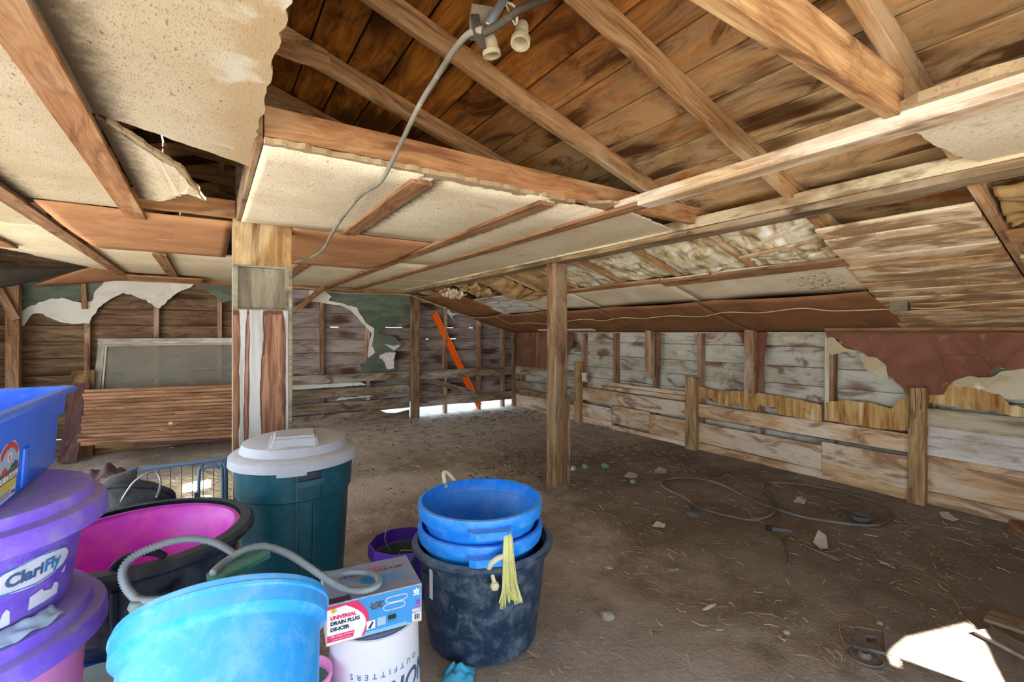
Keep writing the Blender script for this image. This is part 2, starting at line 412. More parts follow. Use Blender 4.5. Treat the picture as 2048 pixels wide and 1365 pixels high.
def fibre(name, base, pale, stripsx=(), brown_edge=True):
    N = NT(name); v = N.obj(); p = N.pos(); x, y, z = N.xyz(p)
    big = N.noise(v, 2.2, 5, .6, .4); mid = N.noise(v, 18, 4, .6)
    c = N.mix(N.step(big, .35, .7), lin(base), lin(pale)); c = N.mix(N.step(mid, .3, .75, 0, .3), c, lin(pale))
    fl = N.noise(N.map(v, (260, 80, 100), rot=(0, 0, .25)), 1.0, 2, .5)
    fl2 = N.noise(N.map(v, (110, 34, 60), rot=(0, 0, .25)), 1.0, 3, .6)
    c = N.mix(N.step(fl, .57, .68, 0, .6), c, lin('8a6338')); c = N.mix(N.step(fl2, .635, .70, 0, .8), c, lin('7a4f2a'))
    st = N.noise(v, 3.1, 6, .65, 1.0); c = N.mix(N.step(st, .60, .74, 0, .5), c, lin('a9793f'))
    if len(stripsx) == 2:      # water stain and mould along the torn free edge
        e = N.math('MULTIPLY', N.step(N.math('ADD', x, N.math('MULTIPLY', N.noise(v, 4, 5, .65), .22)), .06, .20), N.step(x, .13, .16, 1, 0))
        c = N.mix(N.math('MULTIPLY', e, .6), c, lin('a97b40')); c = N.mix(N.math('MULTIPLY', e, N.step(N.noise(v, 5.5, 4), .54, .68, 0, .55)), c, lin('dcd9c8'))
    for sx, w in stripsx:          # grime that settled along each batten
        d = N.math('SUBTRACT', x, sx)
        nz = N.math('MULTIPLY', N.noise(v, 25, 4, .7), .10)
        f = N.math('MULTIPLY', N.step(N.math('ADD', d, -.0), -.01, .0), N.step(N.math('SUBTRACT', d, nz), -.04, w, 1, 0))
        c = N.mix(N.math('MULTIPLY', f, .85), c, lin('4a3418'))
    c = N.hsv(c, .84, .98)
    N.bump(N.math('ADD', N.math('MULTIPLY', fl, .5), N.math('MULTIPLY', mid, .5)), .35, .004)
    return N.done(c, .95, .05)
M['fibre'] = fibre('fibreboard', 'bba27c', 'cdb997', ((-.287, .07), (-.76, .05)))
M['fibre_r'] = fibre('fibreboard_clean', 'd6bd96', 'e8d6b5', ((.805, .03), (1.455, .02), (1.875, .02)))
M['fibre_torn'] = fibre('fibreboard_torn_edge', '94714c', 'b39268')
def hardboard(name, base, dark, pale, amt=.3):
    N = NT(name); v = N.obj(); n = N.noise(v, 2.6, 5, .6, .8); f = N.noise(v, 120, 2); s = N.noise(N.map(v, (3, 9, 9)), 1.0, 5, .65, .5)
    c = N.mix(N.step(n, .3, .7), lin(base), lin(dark)); c = N.mix(N.step(s, .62, .7, 0, amt), c, lin(pale)); c = N.mix(N.step(f, .5, .7, 0, .2), c, lin(dark))
    r = N.math('ABSOLUTE', N.math('SUBTRACT', n, .56)); c = N.mix(N.step(r, 0, .02, .15, 0), c, lin('3c1f14')); c = N.hsv(c, .90, 1.03)
    N.bump(f, .12, .002); return N.done(c, .8, .15)
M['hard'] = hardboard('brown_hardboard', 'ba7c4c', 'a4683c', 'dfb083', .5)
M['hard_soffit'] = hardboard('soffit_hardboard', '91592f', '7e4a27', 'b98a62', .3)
M['hard_red'] = hardboard('red_hardboard_remnant', '8c5038', '6e3b29', 'b3845f', .5)
M['hard_streak'] = hardboard('streaked_hardboard', '84553a', '6a4028', 'a98a68', .6)
M['sheet_white'] = hardboard('white_side_sheet', 'dfd2bd', 'cdb795', 'c9a26a', .5)
def mould():
    N = NT('mouldy_white_sheet'); v = N.obj(); n = N.noise(v, 2.6, 5, .6, .8); s = N.noise(N.map(v, (3, 9, 9)), 1.0, 5, .65, .5)
    c = N.mix(N.step(n, .3, .7), lin('dfd2bd'), lin('cdb795')); c = N.mix(N.step(s, .60, .7, 0, .5), c, lin('c9a26a'))
    q = on_s(1642, 566); d = N.n('ShaderNodeVectorMath', operation='DISTANCE', i={0: v, 1: tuple(q)}).outputs['Value']
    sp = N.noise(v, 38, 4, .75); c = N.mix(N.math('MULTIPLY', N.step(d, .03, .30, 1, 0), N.step(sp, .52, .60)), c, lin('2b2a28'))
    return N.done(c, .8, .15)
M['sheet_white'] = mould()
M['sheet_dark'] = hardboard('drooping_dark_sheet', '58504a', '463f39', '7d7064', .2)
M['gypsum'] = hardboard('torn_paper_board', 'e0dbd0', 'd2cbbd', 'bfae94', .15)
M['tornwhite'] = hardboard('weathered_paper_core', 'cbbda0', 'b49c74', 'e8e4da', .8)
def greenb():
    N = NT('green_wallpaper_board'); v = N.obj(); n = N.noise(N.map(v, (2.5, 2.5, 9)), 1.0, 5, .65, .6); f = N.noise(v, 45, 3, .7); b = N.noise(v, 2.2, 5, .7, .5)
    c = N.mix(N.step(n, .3, .7), lin('4b564b'), lin('6c7464')); c = N.mix(N.step(f, .6, .75, 0, .3), c, lin('8b9078')); c = N.mix(N.step(b, .6, .68, 0, .6), c, lin('80714f'))
    return N.done(c, .7, .2)
M['green'] = greenb()
def pulp():
    N = NT('rotten_fibre_band'); v = N.obj(); s = N.noise(N.map(v, (16, 16, 2)), 1.0, 5, .65, .4); b = N.noise(v, 5, 5, .65, .4); f = N.noise(v, 90, 3)
    c = N.ramp(s, [(.3, lin('6f4a28')), (.44, lin('ad8048')), (.58, lin('c9a470')), (.72, lin('e6d3ae'))]); c = N.mix(N.step(b, .55, .68, 0, .6), c, lin('6f5a42')); c = N.mix(N.step(f, .6, .75, 0, .3), c, lin('a87a40'))
    N.bump(N.math('ADD', s, N.math('MULTIPLY', f, .4)), .5, .01); return N.done(c, .95, .05)
M['pulp'] = pulp()
def paper():
    N = NT('insulation_paper'); v = N.obj(); n = N.noise(N.map(v, (4, 14, 8)), 1.0, 5, .6, .6); b = N.noise(v, 5, 4, .6)
    c = N.ramp(n, [(.32, lin('6d5a3e')), (.45, lin('b7a27a')), (.56, lin('d6cbb2')), (.7, lin('e8e3d5'))]); c = N.mix(N.step(b, .55, .7, 0, .5), c, lin('a88f62'))
    return N.done(c, .6, .3)
M['paper'] = paper()
M['paper_tan'] = hardboard('kraft_paper', 'b58a52', '8d6636', 'd9b888', .4)
def dirt():
    N = NT('dirt_floor'); p = N.pos(); x, y, z = N.xyz(p)
    a = N.noise(p, 1.1, 6, .65, .5); b = N.noise(p, 6, 6, .7, .3); c3 = N.noise(p, 45, 4, .7); sp = N.noise(p, 140, 2, .6)
    c = N.mix(N.step(a, .36, .64), lin('a39283'), lin('7c6959')); c = N.mix(N.step(b, .42, .70, 0, .55), c, lin('66513f'))
    conc = N.math('MULTIPLY', N.step(N.math('ADD', y, N.math('MULTIPLY', a, 1.6)), 5.3, 6.6), N.step(b, .36, .56)); conc = N.math('MULTIPLY', conc, N.step(x, .5, 1.3))
    c = N.mix(N.math('MULTIPLY', conc, .85), c, lin('bdb4a4'))
    band = N.math('ABSOLUTE', N.math('SUBTRACT', N.math('ADD', y, N.math('MULTIPLY', a, 1.0)), 4.55))
    left = N.step(N.math('ADD', x, N.math('MULTIPLY', b, .8)), 2.2, 3.0, 1, 0)
    c = N.mix(N.math('MULTIPLY', N.math('MULTIPLY', N.step(band, .1, .5, 1, 0), left), .65), c, lin('b3a58f'))
    near = N.math('MULTIPLY', N.step(N.math('ADD', x, N.math('MULTIPLY', a, .8)), 1.9, 2.5, 1, 0), N.step(y, 2.2, 3.2, 1, 0)); c = N.mix(N.math('MULTIPLY', near, .55), c, lin('968a7e'))
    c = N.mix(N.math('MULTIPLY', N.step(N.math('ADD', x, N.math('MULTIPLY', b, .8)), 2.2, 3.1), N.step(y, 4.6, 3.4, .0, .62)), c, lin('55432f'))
    c = N.mix(N.step(c3, .56, .72, 0, .5), c, lin('8f7b62')); c = N.mix(N.step(sp, .66, .74, 0, .6), c, lin('c7b79b')); c = N.mix(N.step(sp, .27, .36, .5, 0), c, lin('352820'))
    c = N.hsv(c, .68, 1.36)
    N.bump(N.math('ADD', N.math('MULTIPLY', b, .5), N.math('MULTIPLY', c3, .5)), .8, .02)
    return N.done(c, .95, .05)
M['dirt'] = dirt()
M['ground'] = plain('outside_gravel', '98958f', .95, .05)
M['tar'] = plain('roof_felt', '2c2a28', .9, .1)
M['straw'] = plain('straw', 'b3a080', .8, .1)
M['straw_pale'] = plain('pale_straw', 'ddd0b0', .8, .1)
M['clod'] = plain('manure_clod', '57493c', .95, .05)
M['chip'] = plain('debris_chips', '8c7a66', .9, .05)
M['steel'] = plain('galvanised_wire', '9aa0a4', .4, .5, .7)
M['rust'] = plain('rusty_wire', '7a4a3a', .6, .3, .5)
M['hammer'] = plain('blue_grey_tube_enamel', '5d7d9c', .4, .5)
M['crate_wire'] = plain('dark_crate_wire', '3a4450', .5, .5)
M['mesh'] = plain('screen', '7f7b70', .9)
def screenmat():
    N = NT('insect_screen'); v = N.obj(); n = N.noise(v, 3, 4, .6)
    N.done(N.mix(n, lin('aaa598'), lin('918b7d')), .9, .1); N.b.inputs['Alpha'].default_value = .52; return N.m
M['screen'] = screenmat()
def orange():
    N = NT('orange_plastic'); return N.done(lin('ff7416'), .45, .4)
M['orange'] = orange()
M['cord'] = plain('yellowed_cord', 'c9a878', .6, .3)
M['grey_cable'] = hardboard('dusty_grey_cable', '8d8373', '6e6455', 'b3a690', .4)
M['dark_cable'] = hardboard('fly_specked_cable', '4a4034', '362c22', '9a8560', .7)
M['socket'] = hardboard('dusty_porcelain', 'b09f80', '8d7a5c', 'd8ccb0', .4)
M['jbox'] = hardboard('dusty_metal_box', '7f6d58', '5d4d3d', 'a5957d', .4)
M['whitecord'] = plain('white_cord', 'd9d3c0', .5)
M['hose'] = hardboard('dusty_black_hose', '837b74', '5d5753', 'a19a90', .4)
M['rubber'] = hardboard('dusty_rubber_scrap', '6a6664', '4e4b4a', '77736f', .4)
M['iron'] = hardboard('rusted_iron', '7d7068', '5c524b', '95786a', .5)
M['tote'] = plastic('blue_tote_plastic', '0a72ff', 'bcd0f0', .16, .38, .4)
M['purple'] = plastic('purple_lid_plastic', '8562ea', 'a39fbc', .60, .45, .35)
M['purple_body'] = plastic('purple_tub_plastic', '7350d6', 'b3abcc', .45, .45, .6)
M['purple_pail'] = plastic('violet_pail_plastic', '5b35b8', '8d80ac', .25, .4, .3)
M['pink'] = plastic('pink_tub_plastic', 'ff9ede', 'e3c0d6', .2, .4, .2)
M['magenta'] = plastic('magenta_tub_plastic', 'd53dbb', 'c79ac0', .25, .38, .3, dark='c935c8')
M['black'] = plastic('black_rubber_tub', '15202d', '6d7a86', .24, .5, .5)
M['muck'] = plastic('dusty_black_muck_bucket', '1c3048', '93a3b2', .40, .45, 1.3)
M['aqua'] = plastic('sky_blue_tub_plastic', '239cf2', 'a4d0f2', .35, .4, .7)
M['aqua_in'] = plastic('blue_bucket_plastic', '1c8af0', '9accf6', .3, .38, .4)
M['teal'] = plastic('dark_teal_bin_plastic', '0b4a58', '568290', .22, .4, .25)
M['lidgrey'] = plastic('grey_bin_lid_plastic', 'a3a9b4', 'c2c2c2', .3, .5, .15)
M['dkgreen'] = plastic('dark_green_liner_plastic', '0f3a34', '45605a', .15, .3, .1)
M['greenplate'] = plastic('green_plate_plastic', '1f7a68', '8aa59b', .35, .5, .3)
M['greygreen'] = plastic('grey_green_lid_plastic', '7f9890', 'a9b5ac', .5, .6, .3)
M['white_bucket'] = plastic('white_bucket_plastic', 'e3e6f2', 'c9c7cc', .12, .35, .1)
M['conduit'] = plain('grey_conduit', '93a1ab', .45, .4)
M['rope_blk'] = plain('black_rope', '1a2430', .8)
M['rope'] = hardboard('yellow_rope', 'd9d68c', 'c2bd70', 'ece9b8', .4)
M['rope_dk'] = plain('dusty_cream_rope', 'cfcaa6', .9)
M['bag'] = plastic('black_dusty_canvas', '232c33', '77726a', .5, .7, .4)
M['rag'] = hardboard('plum_rag', '5d4650', '42323b', '8f6f74', .4)
M['bluerag'] = plain('light_blue_rag', '4fb0d8', .8)
M['red'] = plain('print_pink_red', 'e0366e', .5); M['navy'] = plain('print_navy', '263a57', .5); M['white'] = plain('print_white', 'f0f0ee', .5)
M['bluep'] = plain('print_blue', '3f96dc', .5); M['cyanp'] = plain('print_light_blue', '7cc0ec', .5); M['greyp'] = plain('print_grey', '8d94a0', .6)
M['teal_print'] = plain('print_teal', '3f86b8', .5); M['slate'] = plain('print_slate_blue', '45648c', .5); M['yellow'] = plain('print_yellow', 'd9cf4a', .5)
M['skyp'] = plain('print_sky', 'a9c4de', .5); M['field'] = plain('print_field', '6b6a52', .5); M['blackp'] = plain('print_black', '22262c', .5); M['redlbl'] = plain('print_red', 'd84a42', .5)
M['card'] = hardboard('box_top_dusty_print', '7d9ac4', '8b8f9c', 'a9c0dc', .5)
M['cardside'] = hardboard('box_card', 'd6d3cb', 'bdb9b0', 'e8e6e0', .3)
M['stone'] = hardboard('pale_stone', 'b9aea0', '988c7d', 'd8d0c2', .4)
M['wpaper'] = hardboard('scrap_paper', 'cfc8ba', 'b5ab9a', 'e8e4da', .4)
M['hedge'] = plain('green_husk', '6f8a66', .9)
M['labelwhite'] = hardboard('worn_white_label', 'dfe3ee', 'c9cfe0', 'f2f2f2', .3)
M['labelgrey'] = hardboard('worn_grey_label', '8f93b8', '7a80a8', 'c9cce0', .3)

# ================================================================ THE SETTING
def fh(x, y):
    h = .010 * noise.noise((x * 1.7, y * 1.7, 0)) + .006 * noise.noise((x * 6, y * 6, 3))
    h += max(0, x - 4.3) * .10 + max(0, y - 6.5) * .02
    return h
nx, ny = 190, 200
x0f, x1f, y0f, y1f = -2.3, 4.78, -1.0, 7.22
vs = []
for j in range(ny + 1):
    for i in range(nx + 1):
        X = x0f + (x1f - x0f) * i / nx; Y = y0f + (y1f - y0f) * j / ny
        vs.append((X, Y, fh(X, Y)))
fs = [(j * (nx + 1) + i, j * (nx + 1) + i + 1, (j + 1) * (nx + 1) + i + 1, (j + 1) * (nx + 1) + i) for j in range(ny) for i in range(nx)]
tag(mk('floor', vs, fs, M['dirt'], smooth=True), kind='structure')
tag(mk('ground', [(-40, -40, -.06), (40, -40, -.06), (40, 40, -.06), (-40, 40, -.06)], [(0, 1, 2, 3)], M['ground']), kind='structure')

# ---- back wall: horizontal siding on studs
WB = struct('wall_back')
YB = 7.10                                  # face of the rails
seams = [2.03, 1.835, 1.635, 1.435, 1.247, 1.06, .87, .685, .5, .32, .145]
for k in range(len(seams) - 1):
    zt, zb = seams[k], seams[k + 1]
    for (xa, xb, m) in ((-2.3, .45, 'backwall_dk'), (.45, 2.72, 'backwall'), (2.72, 4.8, 'backwall')):
        if k == 9 and xa > 2: zb = .25
        gap = -.012 if (k, xa) not in ((3, .45), (3, 2.72), (4, 2.72), (5, -2.3), (2, -2.3)) else .002
        yy = YB + .108 + .006 * (k % 2)
        board('siding_board', (xa, yy, (zt + zb) / 2), (xb, yy, (zt + zb) / 2), zt - zb - .004 - (.006 if gap > 0 else 0), .02, (0, 1, 0), M[m], WB, rough=.0022)
for za, zb_, xa, xb in ((.30, 1.244, -2.3, 4.8), (1.250, 1.431, -2.3, 4.8), (1.244, 1.250, -2.3, -.9), (1.244, 1.250, -.6, 3.0), (1.244, 1.250, 3.05, 3.4), (1.244, 1.250, 3.55, 4.8), (1.431, 1.437, -2.3, 1.5), (1.431, 1.437, 1.62, 2.3), (1.431, 1.437, 2.6, 3.3), (1.431, 1.437, 3.5, 3.8), (1.431, 1.437, 3.88, 4.8), (1.437, 2.1, -2.3, 4.8), (.145, .30, -2.3, 2.7), (.24, .31, 2.7, 4.8)):
    box('building_felt', ((xa + xb) / 2, YB + .130, (za + zb_) / 2), (xb - xa, .006, zb_ - za), M['tar'], WB)
board('siding_board', (-2.3, YB + .11, .06), (2.2, YB + .11, .06), .16, .02, (0, 1, 0), M['backwall'], WB)
for z in (2.14, 2.34, 2.54, 2.74):         # gable above the ceiling
    hw = max(.2, (3.0 - z) / .31 + .3)
    board('gable_board', (max(-2.4, .1 - hw), YB + .11, z), (min(4.6, .1 + hw), YB + .11, z), .2, .02, (0, 1, 0), M['backwall_dk'], WB)
for X in (-1.16, -.53, .12, .75, 1.37, 2.03, 3.31, 3.95, 4.44, -2.1):
    board('stud', (X, YB + .055, -.02), (X, YB + .055, 2.02 if X < 2.7 else zr(X)), .05, .085, (0, 1, 0), M['post_red'], WB)
board('top_plate', (-2.3, YB + .03, 1.995), (2.7, YB + .03, 1.995), .11, .07, (0, 0, 1), M['strip'], WB)
for nm, xa, xb, za, zb, y in (('rail', .2, 2.66, .628, .753, 0), ('rail', 2.78, 4.58, .605, .748, 0), ('rail', .2, 2.66, .42, .545, 0), ('rail', .2, 2.66, .205, .345, 0),
                        ('rail', 2.78, 4.58, .165, .315, 0)):
    board(nm, (xa, YB - .02 + y, (za + zb) / 2), (xb, YB - .02 + y, (za + zb) / 2 - .012), zb - za, .03, (0, 1, 0), M['rail'], WB, rough=.004, seg=10)
plate('chewed_board', [(.2, YB - .03, -.02), (2.66, YB - .03, -.02), (2.66, YB - .03, .135), (2.45, YB - .03, .10), (2.3, YB - .03, .115), (2.18, YB - .03, .175), (.2, YB - .03, .185)], .025, M['rail'], WB, direction=(0, 1, 0))
board('brace', on_y(848, 757, 7.10), on_y(975, 795, 7.10), .09, .02, (0, 1, 0), M['rail'], WB)
a = on_y(590, 622, 6.95); b = on_y(650, 573, 6.95)
board('knee_brace', a, b, .07, .03, (0, 1, 0), M['strip'], WB)
plate('paper_strip', jag([(.95, YB + .0, .555), (2.0, YB + .0, .565), (1.9, YB + .0, .61), (.95, YB + .0, .62)], .006), .006, M['gypsum'], WB, direction=(0, 1, 0))
plate('paper_strip', jag([(1.55, YB + .0, .36), (2.1, YB + .0, .38), (2.05, YB + .0, .41), (1.6, YB + .0, .40)], .01), .006, M['gypsum'], WB, direction=(0, 1, 0))

def wallpoly(name, pts, Y, t, mat, amp=.012, step=.05):
    return plate(name, jag([on_y(x, y, Y) for x, y in pts], amp, step), t, mat, WB, direction=(0, 1, 0))
G = M['green']; GY = M['gypsum']
wallpoly('green_wallboard', [(20, 566), (463, 562), (467, 600), (445, 606), (430, 592), (396, 572), (330, 562), (240, 560), (200, 575), (182, 602), (120, 604), (72, 615), (48, 632), (40, 642), (30, 600)], YB + .006, .006, G, .006)
wallpoly('torn_wallboard', [(38, 652), (42, 624), (62, 612), (95, 600), (118, 598), (122, 596), (138, 600), (163, 606), (183, 603), (187, 592), (193, 580), (214, 562), (252, 554), (300, 553), (352, 556), (393, 566), (383, 574), (362, 582), (346, 592), (332, 606), (320, 617), (308, 613), (292, 600), (270, 593), (246, 586), (226, 596), (206, 608), (194, 620), (181, 641), (178, 648), (152, 648), (121, 645), (100, 636), (86, 628), (66, 628), (56, 640), (48, 652)], YB + .001, .005, GY, .008, .04)
wallpoly('torn_wallboard', [(22, 575), (36, 572), (38, 584), (46, 598), (40, 596), (28, 584)], YB + .001, .005, GY, .004, .04)
wallpoly('green_wallboard', [(640, 575), (822, 586), (819, 646), (792, 648), (766, 657), (752, 668), (786, 672), (804, 687), (789, 702), (791, 720), (789, 742), (724, 744), (720, 730), (735, 722), (742, 690), (746, 668), (735, 652), (718, 630), (690, 612), (662, 604), (654, 590)], YB + .006, .006, G, .008)
wallpoly('torn_wallboard', [(619, 582), (650, 583), (663, 594), (657, 601), (690, 609), (713, 615), (720, 628), (734, 648), (748, 657), (748, 670), (744, 690), (750, 705), (737, 716), (735, 712), (739, 684), (743, 668), (726, 648), (702, 622), (680, 611), (650, 607), (617, 603)], YB + .001, .005, GY, .006, .035)
wallpoly('torn_wallboard', [(758, 713), (772, 705), (792, 706), (787, 722), (789, 738), (774, 738), (768, 724)], YB + .001, .005, GY, .008, .035)
wallpoly('torn_wallboard', [(768, 688), (787, 692), (803, 690), (788, 702), (778, 695)], YB + .001, .005, GY, .004, .035)
wallpoly('torn_wallboard', [(792, 584), (818, 585), (818, 591), (800, 590)], YB + .001, .005, GY, .004, .035)
wallpoly('torn_wallboard', [(896, 618), (903, 626), (922, 628), (904, 632), (907, 640), (894, 626)], YB + .001, .005, GY, .004, .035)
board('hanging_stud', (-1.19, YB - .02, 1.94), (-1.175, YB - .02, 1.62), .05, .04, (0, 1, 0), M['post_red'], WB)
# far back-left corner post and brace are things, below

# ---- short end wall added to the open left side to cut the daylight there
WL = struct('wall_left')
for k in range(11):
    board('siding_board', (-2.26, 5.6, .1 + .19 * k), (-2.26, 7.2, .1 + .19 * k), .186, .02, (1, 0, 0), M['backwall_dk'], WL)

# ---- right wall: grey siding, studs, wainscot
WR = struct('wall_right')
XR = 4.66
box('building_felt', (XR + .128, 3.1, .7), (.006, 8.2, 1.44), M['tar'], WR)
rs = [1.40, 1.215, 1.022, .85, .69, .53, .37, .2, .03]
for k in range(len(rs) - 1):
    for (ya, yb) in ((-1.0, 2.75), (2.75, 7.2)):
        xx = XR + .108 + .006 * (k % 2)
        board('siding_board', (xx, ya, (rs[k] + rs[k + 1]) / 2), (xx, yb, (rs[k] + rs[k + 1]) / 2), rs[k] - rs[k + 1] - .004, .02, (1, 0, 0), M['rwall'], WR, rough=.002)
for Y in (6.9, 6.1, 5.27, 4.62, 3.93, 3.30, 2.62, 1.955, 1.3, .65, 0.0, -.65):
    board('stud', (XR + .055, Y, -.02), (XR + .055, Y, 1.37), .05 if abs(Y - 1.955) > .01 else .045, .085, (1, 0, 0), M['post_red'], WR)
board('top_plate', (XR + .06, -1, 1.372), (XR + .06, 7.2, 1.372), .10, .05, (0, 0, 1), M['paleboard'], WR)
board('pale_stud_face', (XR + .008, 1.985, .56), (XR + .008, 1.985, 1.34), .035, .012, (1, 0, 0), M['paleboard'], WR)
def wb(ya, yb, za, zb, mat, x=XR - .015, t=.028, za2=None, zb2=None):
    """wainscot board from ya to yb"""
    board('wainscot_board', (x, ya, (za + zb) / 2), (x, yb, ((za2 if za2 is not None else za) + (zb2 if zb2 is not None else zb)) / 2), zb - za, t, (1, 0, 0), M[mat], WR, rough=.003, ch=.004)
# nearest bay (beyond the split post, towards the camera side)
wb(-1, 1.33, .56, .665, 'wains_white', XR - .010); wb(-1, 1.33, .635, .775, 'wains_grey', XR - .025); wb(-1, 1.33, .41, .565, 'wains_white', XR - .02)
wb(-1, 1.33, .135, .36, 'wains'); wb(-1, 1.33, .355, .405, 'wains', XR - .008); wb(-1, 1.33, -.05, .13, 'wains', XR - .012)
# middle bay
wb(1.33, 3.33, .405, .55, 'wains', XR - .02); wb(1.33, 2.01, .112, .372, 'wains'); wb(2.013, 3.33, .115, .335, 'wains'); wb(1.33, 3.33, -.05, .11, 'wains', XR - .01)
# far bays
wb(3.33, 5.27, .365, .545, 'wains', XR - .018); wb(3.33, 4.82, .62, .668, 'wains', XR - .012); wb(3.33, 4.82, .56, .612, 'wains', XR - .006)
wb(3.33, 3.97, .09, .335, 'wains'); wb(3.975, 4.62, .12, .36, 'wains'); wb(4.63, 5.27, .13, .31, 'wains'); wb(3.33, 4.62, -.05, .085, 'wains', XR - .01); wb(4.63, 5.27, -.05, .125, 'wains', XR - .01)
wb(5.27, 7.08, .62, .765, 'rail'); wb(5.27, 7.08, .37, .505, 'rail', XR - .02); wb(5.27, 7.08, .09, .26, 'wains'); wb(5.27, 7.08, .265, .36, 'rail', XR - .005); wb(5.27, 7.08, -.05, .085, 'wains', XR - .01)
box('rail_scrap', (XR - .035, 5.16, .70), (.03, .10, .13), M['wains_white'], WR)
def rpoly(name, pts, X, t, mat, amp=.012, step=.045):
    if name == 'red_remnant': plate('torn_fringe', jag([on_x(x, y, X + t + .002) for x, y in pts], .016, .03), .004, M['pulp'], WR, direction=(1, 0, 0))
    return plate(name, jag([on_x(x, y, X) for x, y in pts], amp, step), t, mat, WR, direction=(1, 0, 0))
rpoly('rotten_band', [(1395, 771), (1420, 779), (1458, 783), (1505, 783), (1545, 790), (1600, 800), (1643, 812), (1643, 846), (1590, 836), (1556, 829), (1556, 815), (1520, 812), (1512, 822), (1484, 816), (1478, 806), (1470, 812), (1428, 806), (1424, 797), (1402, 798), (1396, 808)], XR - .012, .012, M['pulp'], .006)
rpoly('rotten_band', [(1652, 806), (1690, 800), (1742, 806), (1782, 818), (1800, 800), (1818, 788), (1818, 862), (1780, 860), (1740, 856), (1652, 842)], XR - .012, .012, M['pulp'], .006)
rpoly('rotten_band', [(1856, 790), (1905, 772), (1950, 778), (2000, 790), (2020, 812), (2060, 818), (2060, 838), (1950, 820), (1856, 806)], XR - .012, .012, M['pulp'], .008)
rpoly('torn_core', [(1890, 782), (1902, 757), (1945, 752), (1980, 756), (2010, 742), (2060, 735), (2060, 800), (2020, 800), (1990, 790), (1960, 792), (1930, 780), (1905, 775)], XR - .004, .010, M['tornwhite'], .01)
rpoly('red_remnant', [(1653, 654), (2060, 650), (2060, 736), (2024, 741), (1998, 735), (1985, 738), (1977, 754), (1957, 754), (1938, 752), (1925, 756), (1907, 762), (1895, 772), (1886, 790), (1815, 790), (1800, 772), (1780, 754), (1770, 728), (1752, 715), (1735, 714), (1720, 703), (1690, 696), (1678, 680), (1665, 674), (1654, 676)], XR - .018, .008, M['hard_red'], .008)
rpoly('lifted_remnant', [(1886, 712), (1930, 710), (1965, 714), (1985, 738), (1970, 752), (1930, 752), (1895, 760)], XR - .035, .006, M['hard_red'], .006)
rpoly('torn_core', [(1655, 674), (1668, 676), (1690, 696), (1712, 702), (1708, 706), (1686, 704), (1664, 711), (1658, 706)], XR - .010, .007, M['tornwhite'], .006)
rpoly('torn_core', [(1722, 708), (1752, 716), (1775, 730), (1776, 758), (1755, 752), (1732, 740), (1724, 724)], XR - .010, .007, M['tornwhite'], .006)
rpoly('red_remnant', [(1470, 655), (1533, 655), (1532, 685), (1526, 710), (1520, 740), (1512, 775), (1495, 770), (1500, 710), (1490, 692)], XR - .006, .008, M['hard_red'], .006)
rpoly('red_remnant', [(1314, 655), (1319, 655), (1318, 720), (1310, 755), (1305, 720)], XR - .006, .008, M['hard_red'], .004)
rpoly('streaked_panel', [(1022, 660), (1148, 660), (1146, 690), (1134, 702), (1120, 735), (1086, 738), (1060, 737), (1030, 740)], XR - .012, .010, M['hard_streak'], .006)
board('streaked_panel_batten', (XR - .02, 6.35, .76), (XR - .02, 6.35, 1.36), .07, .02, (1, 0, 0), M['strip'], WR)

# ---- front wall (behind the camera): wide door opening, added boards with a gap shaped to cast the sun patch
WF = struct('wall_front'); YF = -1.0
patch = [(1886, 1203), (1908, 1212), (1944, 1250), (1966, 1288), (2006, 1366), (2013, 1384), (1985, 1381), (1792, 1314), (1796, 1327), (1788, 1338), (1776, 1326), (1769, 1308), (1775, 1298), (1830, 1250)]
hole = []
for x, y in patch:
    p = on_z(x, y, 0.0); t = (YF - p.y) / SUN.y; hole.append(p + SUN * t)
def holed(name, outer, inner, mat, parent, t=.02):
    bm = bmesh.new(); eds = []
    for loop in (outer, inner):
        v = [bm.verts.new(p) for p in loop]
        eds += [bm.edges.new((v[i], v[(i + 1) % len(v)])) for i in range(len(v))]
    bmesh.ops.triangle_fill(bm, use_beauty=True, edges=eds)
    r = bmesh.ops.extrude_face_region(bm, geom=bm.faces[:])
    bmesh.ops.translate(bm, verts=[g for g in r['geom'] if isinstance(g, bmesh.types.BMVert)], vec=(0, -t, 0))
    return from_bm(name, bm, mat, parent)
holed('sun_gap_boarding', [(1.95, YF, -.05), (4.8, YF, -.05), (4.8, YF, 1.42), (2.2, YF, 2.2), (1.95, YF, 2.2)], hole, M['backwall_dk'], WF)
board('header_board', (-2.3, YF, 2.0), (1.95, YF, 2.0), .22, .03, (0, 1, 0), M['backwall_dk'], WF)
for z in (2.22, 2.42, 2.62, 2.82):
    hw = max(.2, (2.98 - z) / .31)
    board('gable_board', (max(-2.4, .1 - hw), YF, z), (min(3.2, .1 + hw), YF, z), .2, .02, (0, 1, 0), M['backwall_dk'], WF)

board('sun_block_beam', (-2.3, -3.2, 1.95), (1.95, -3.2, 1.95), .1, .12, (0, 0, 1), M['post'], WF)  # unseen canopy, added to keep direct sun off the floor inside the door
plate('sun_block_canopy', [(-2.6, -1.3, 2.2), (1.95, -1.3, 2.2), (1.95, -3.3, 2.03), (-2.6, -3.3, 2.03)], .03, M['tar'], WF, direction=(0, 0, 1))
for X in (-2.2, 1.9): board('sun_block_post', (X, -3.2, 0), (X, -3.2, 1.9), .1, .1, (0, 1, 0), M['post'], WF)

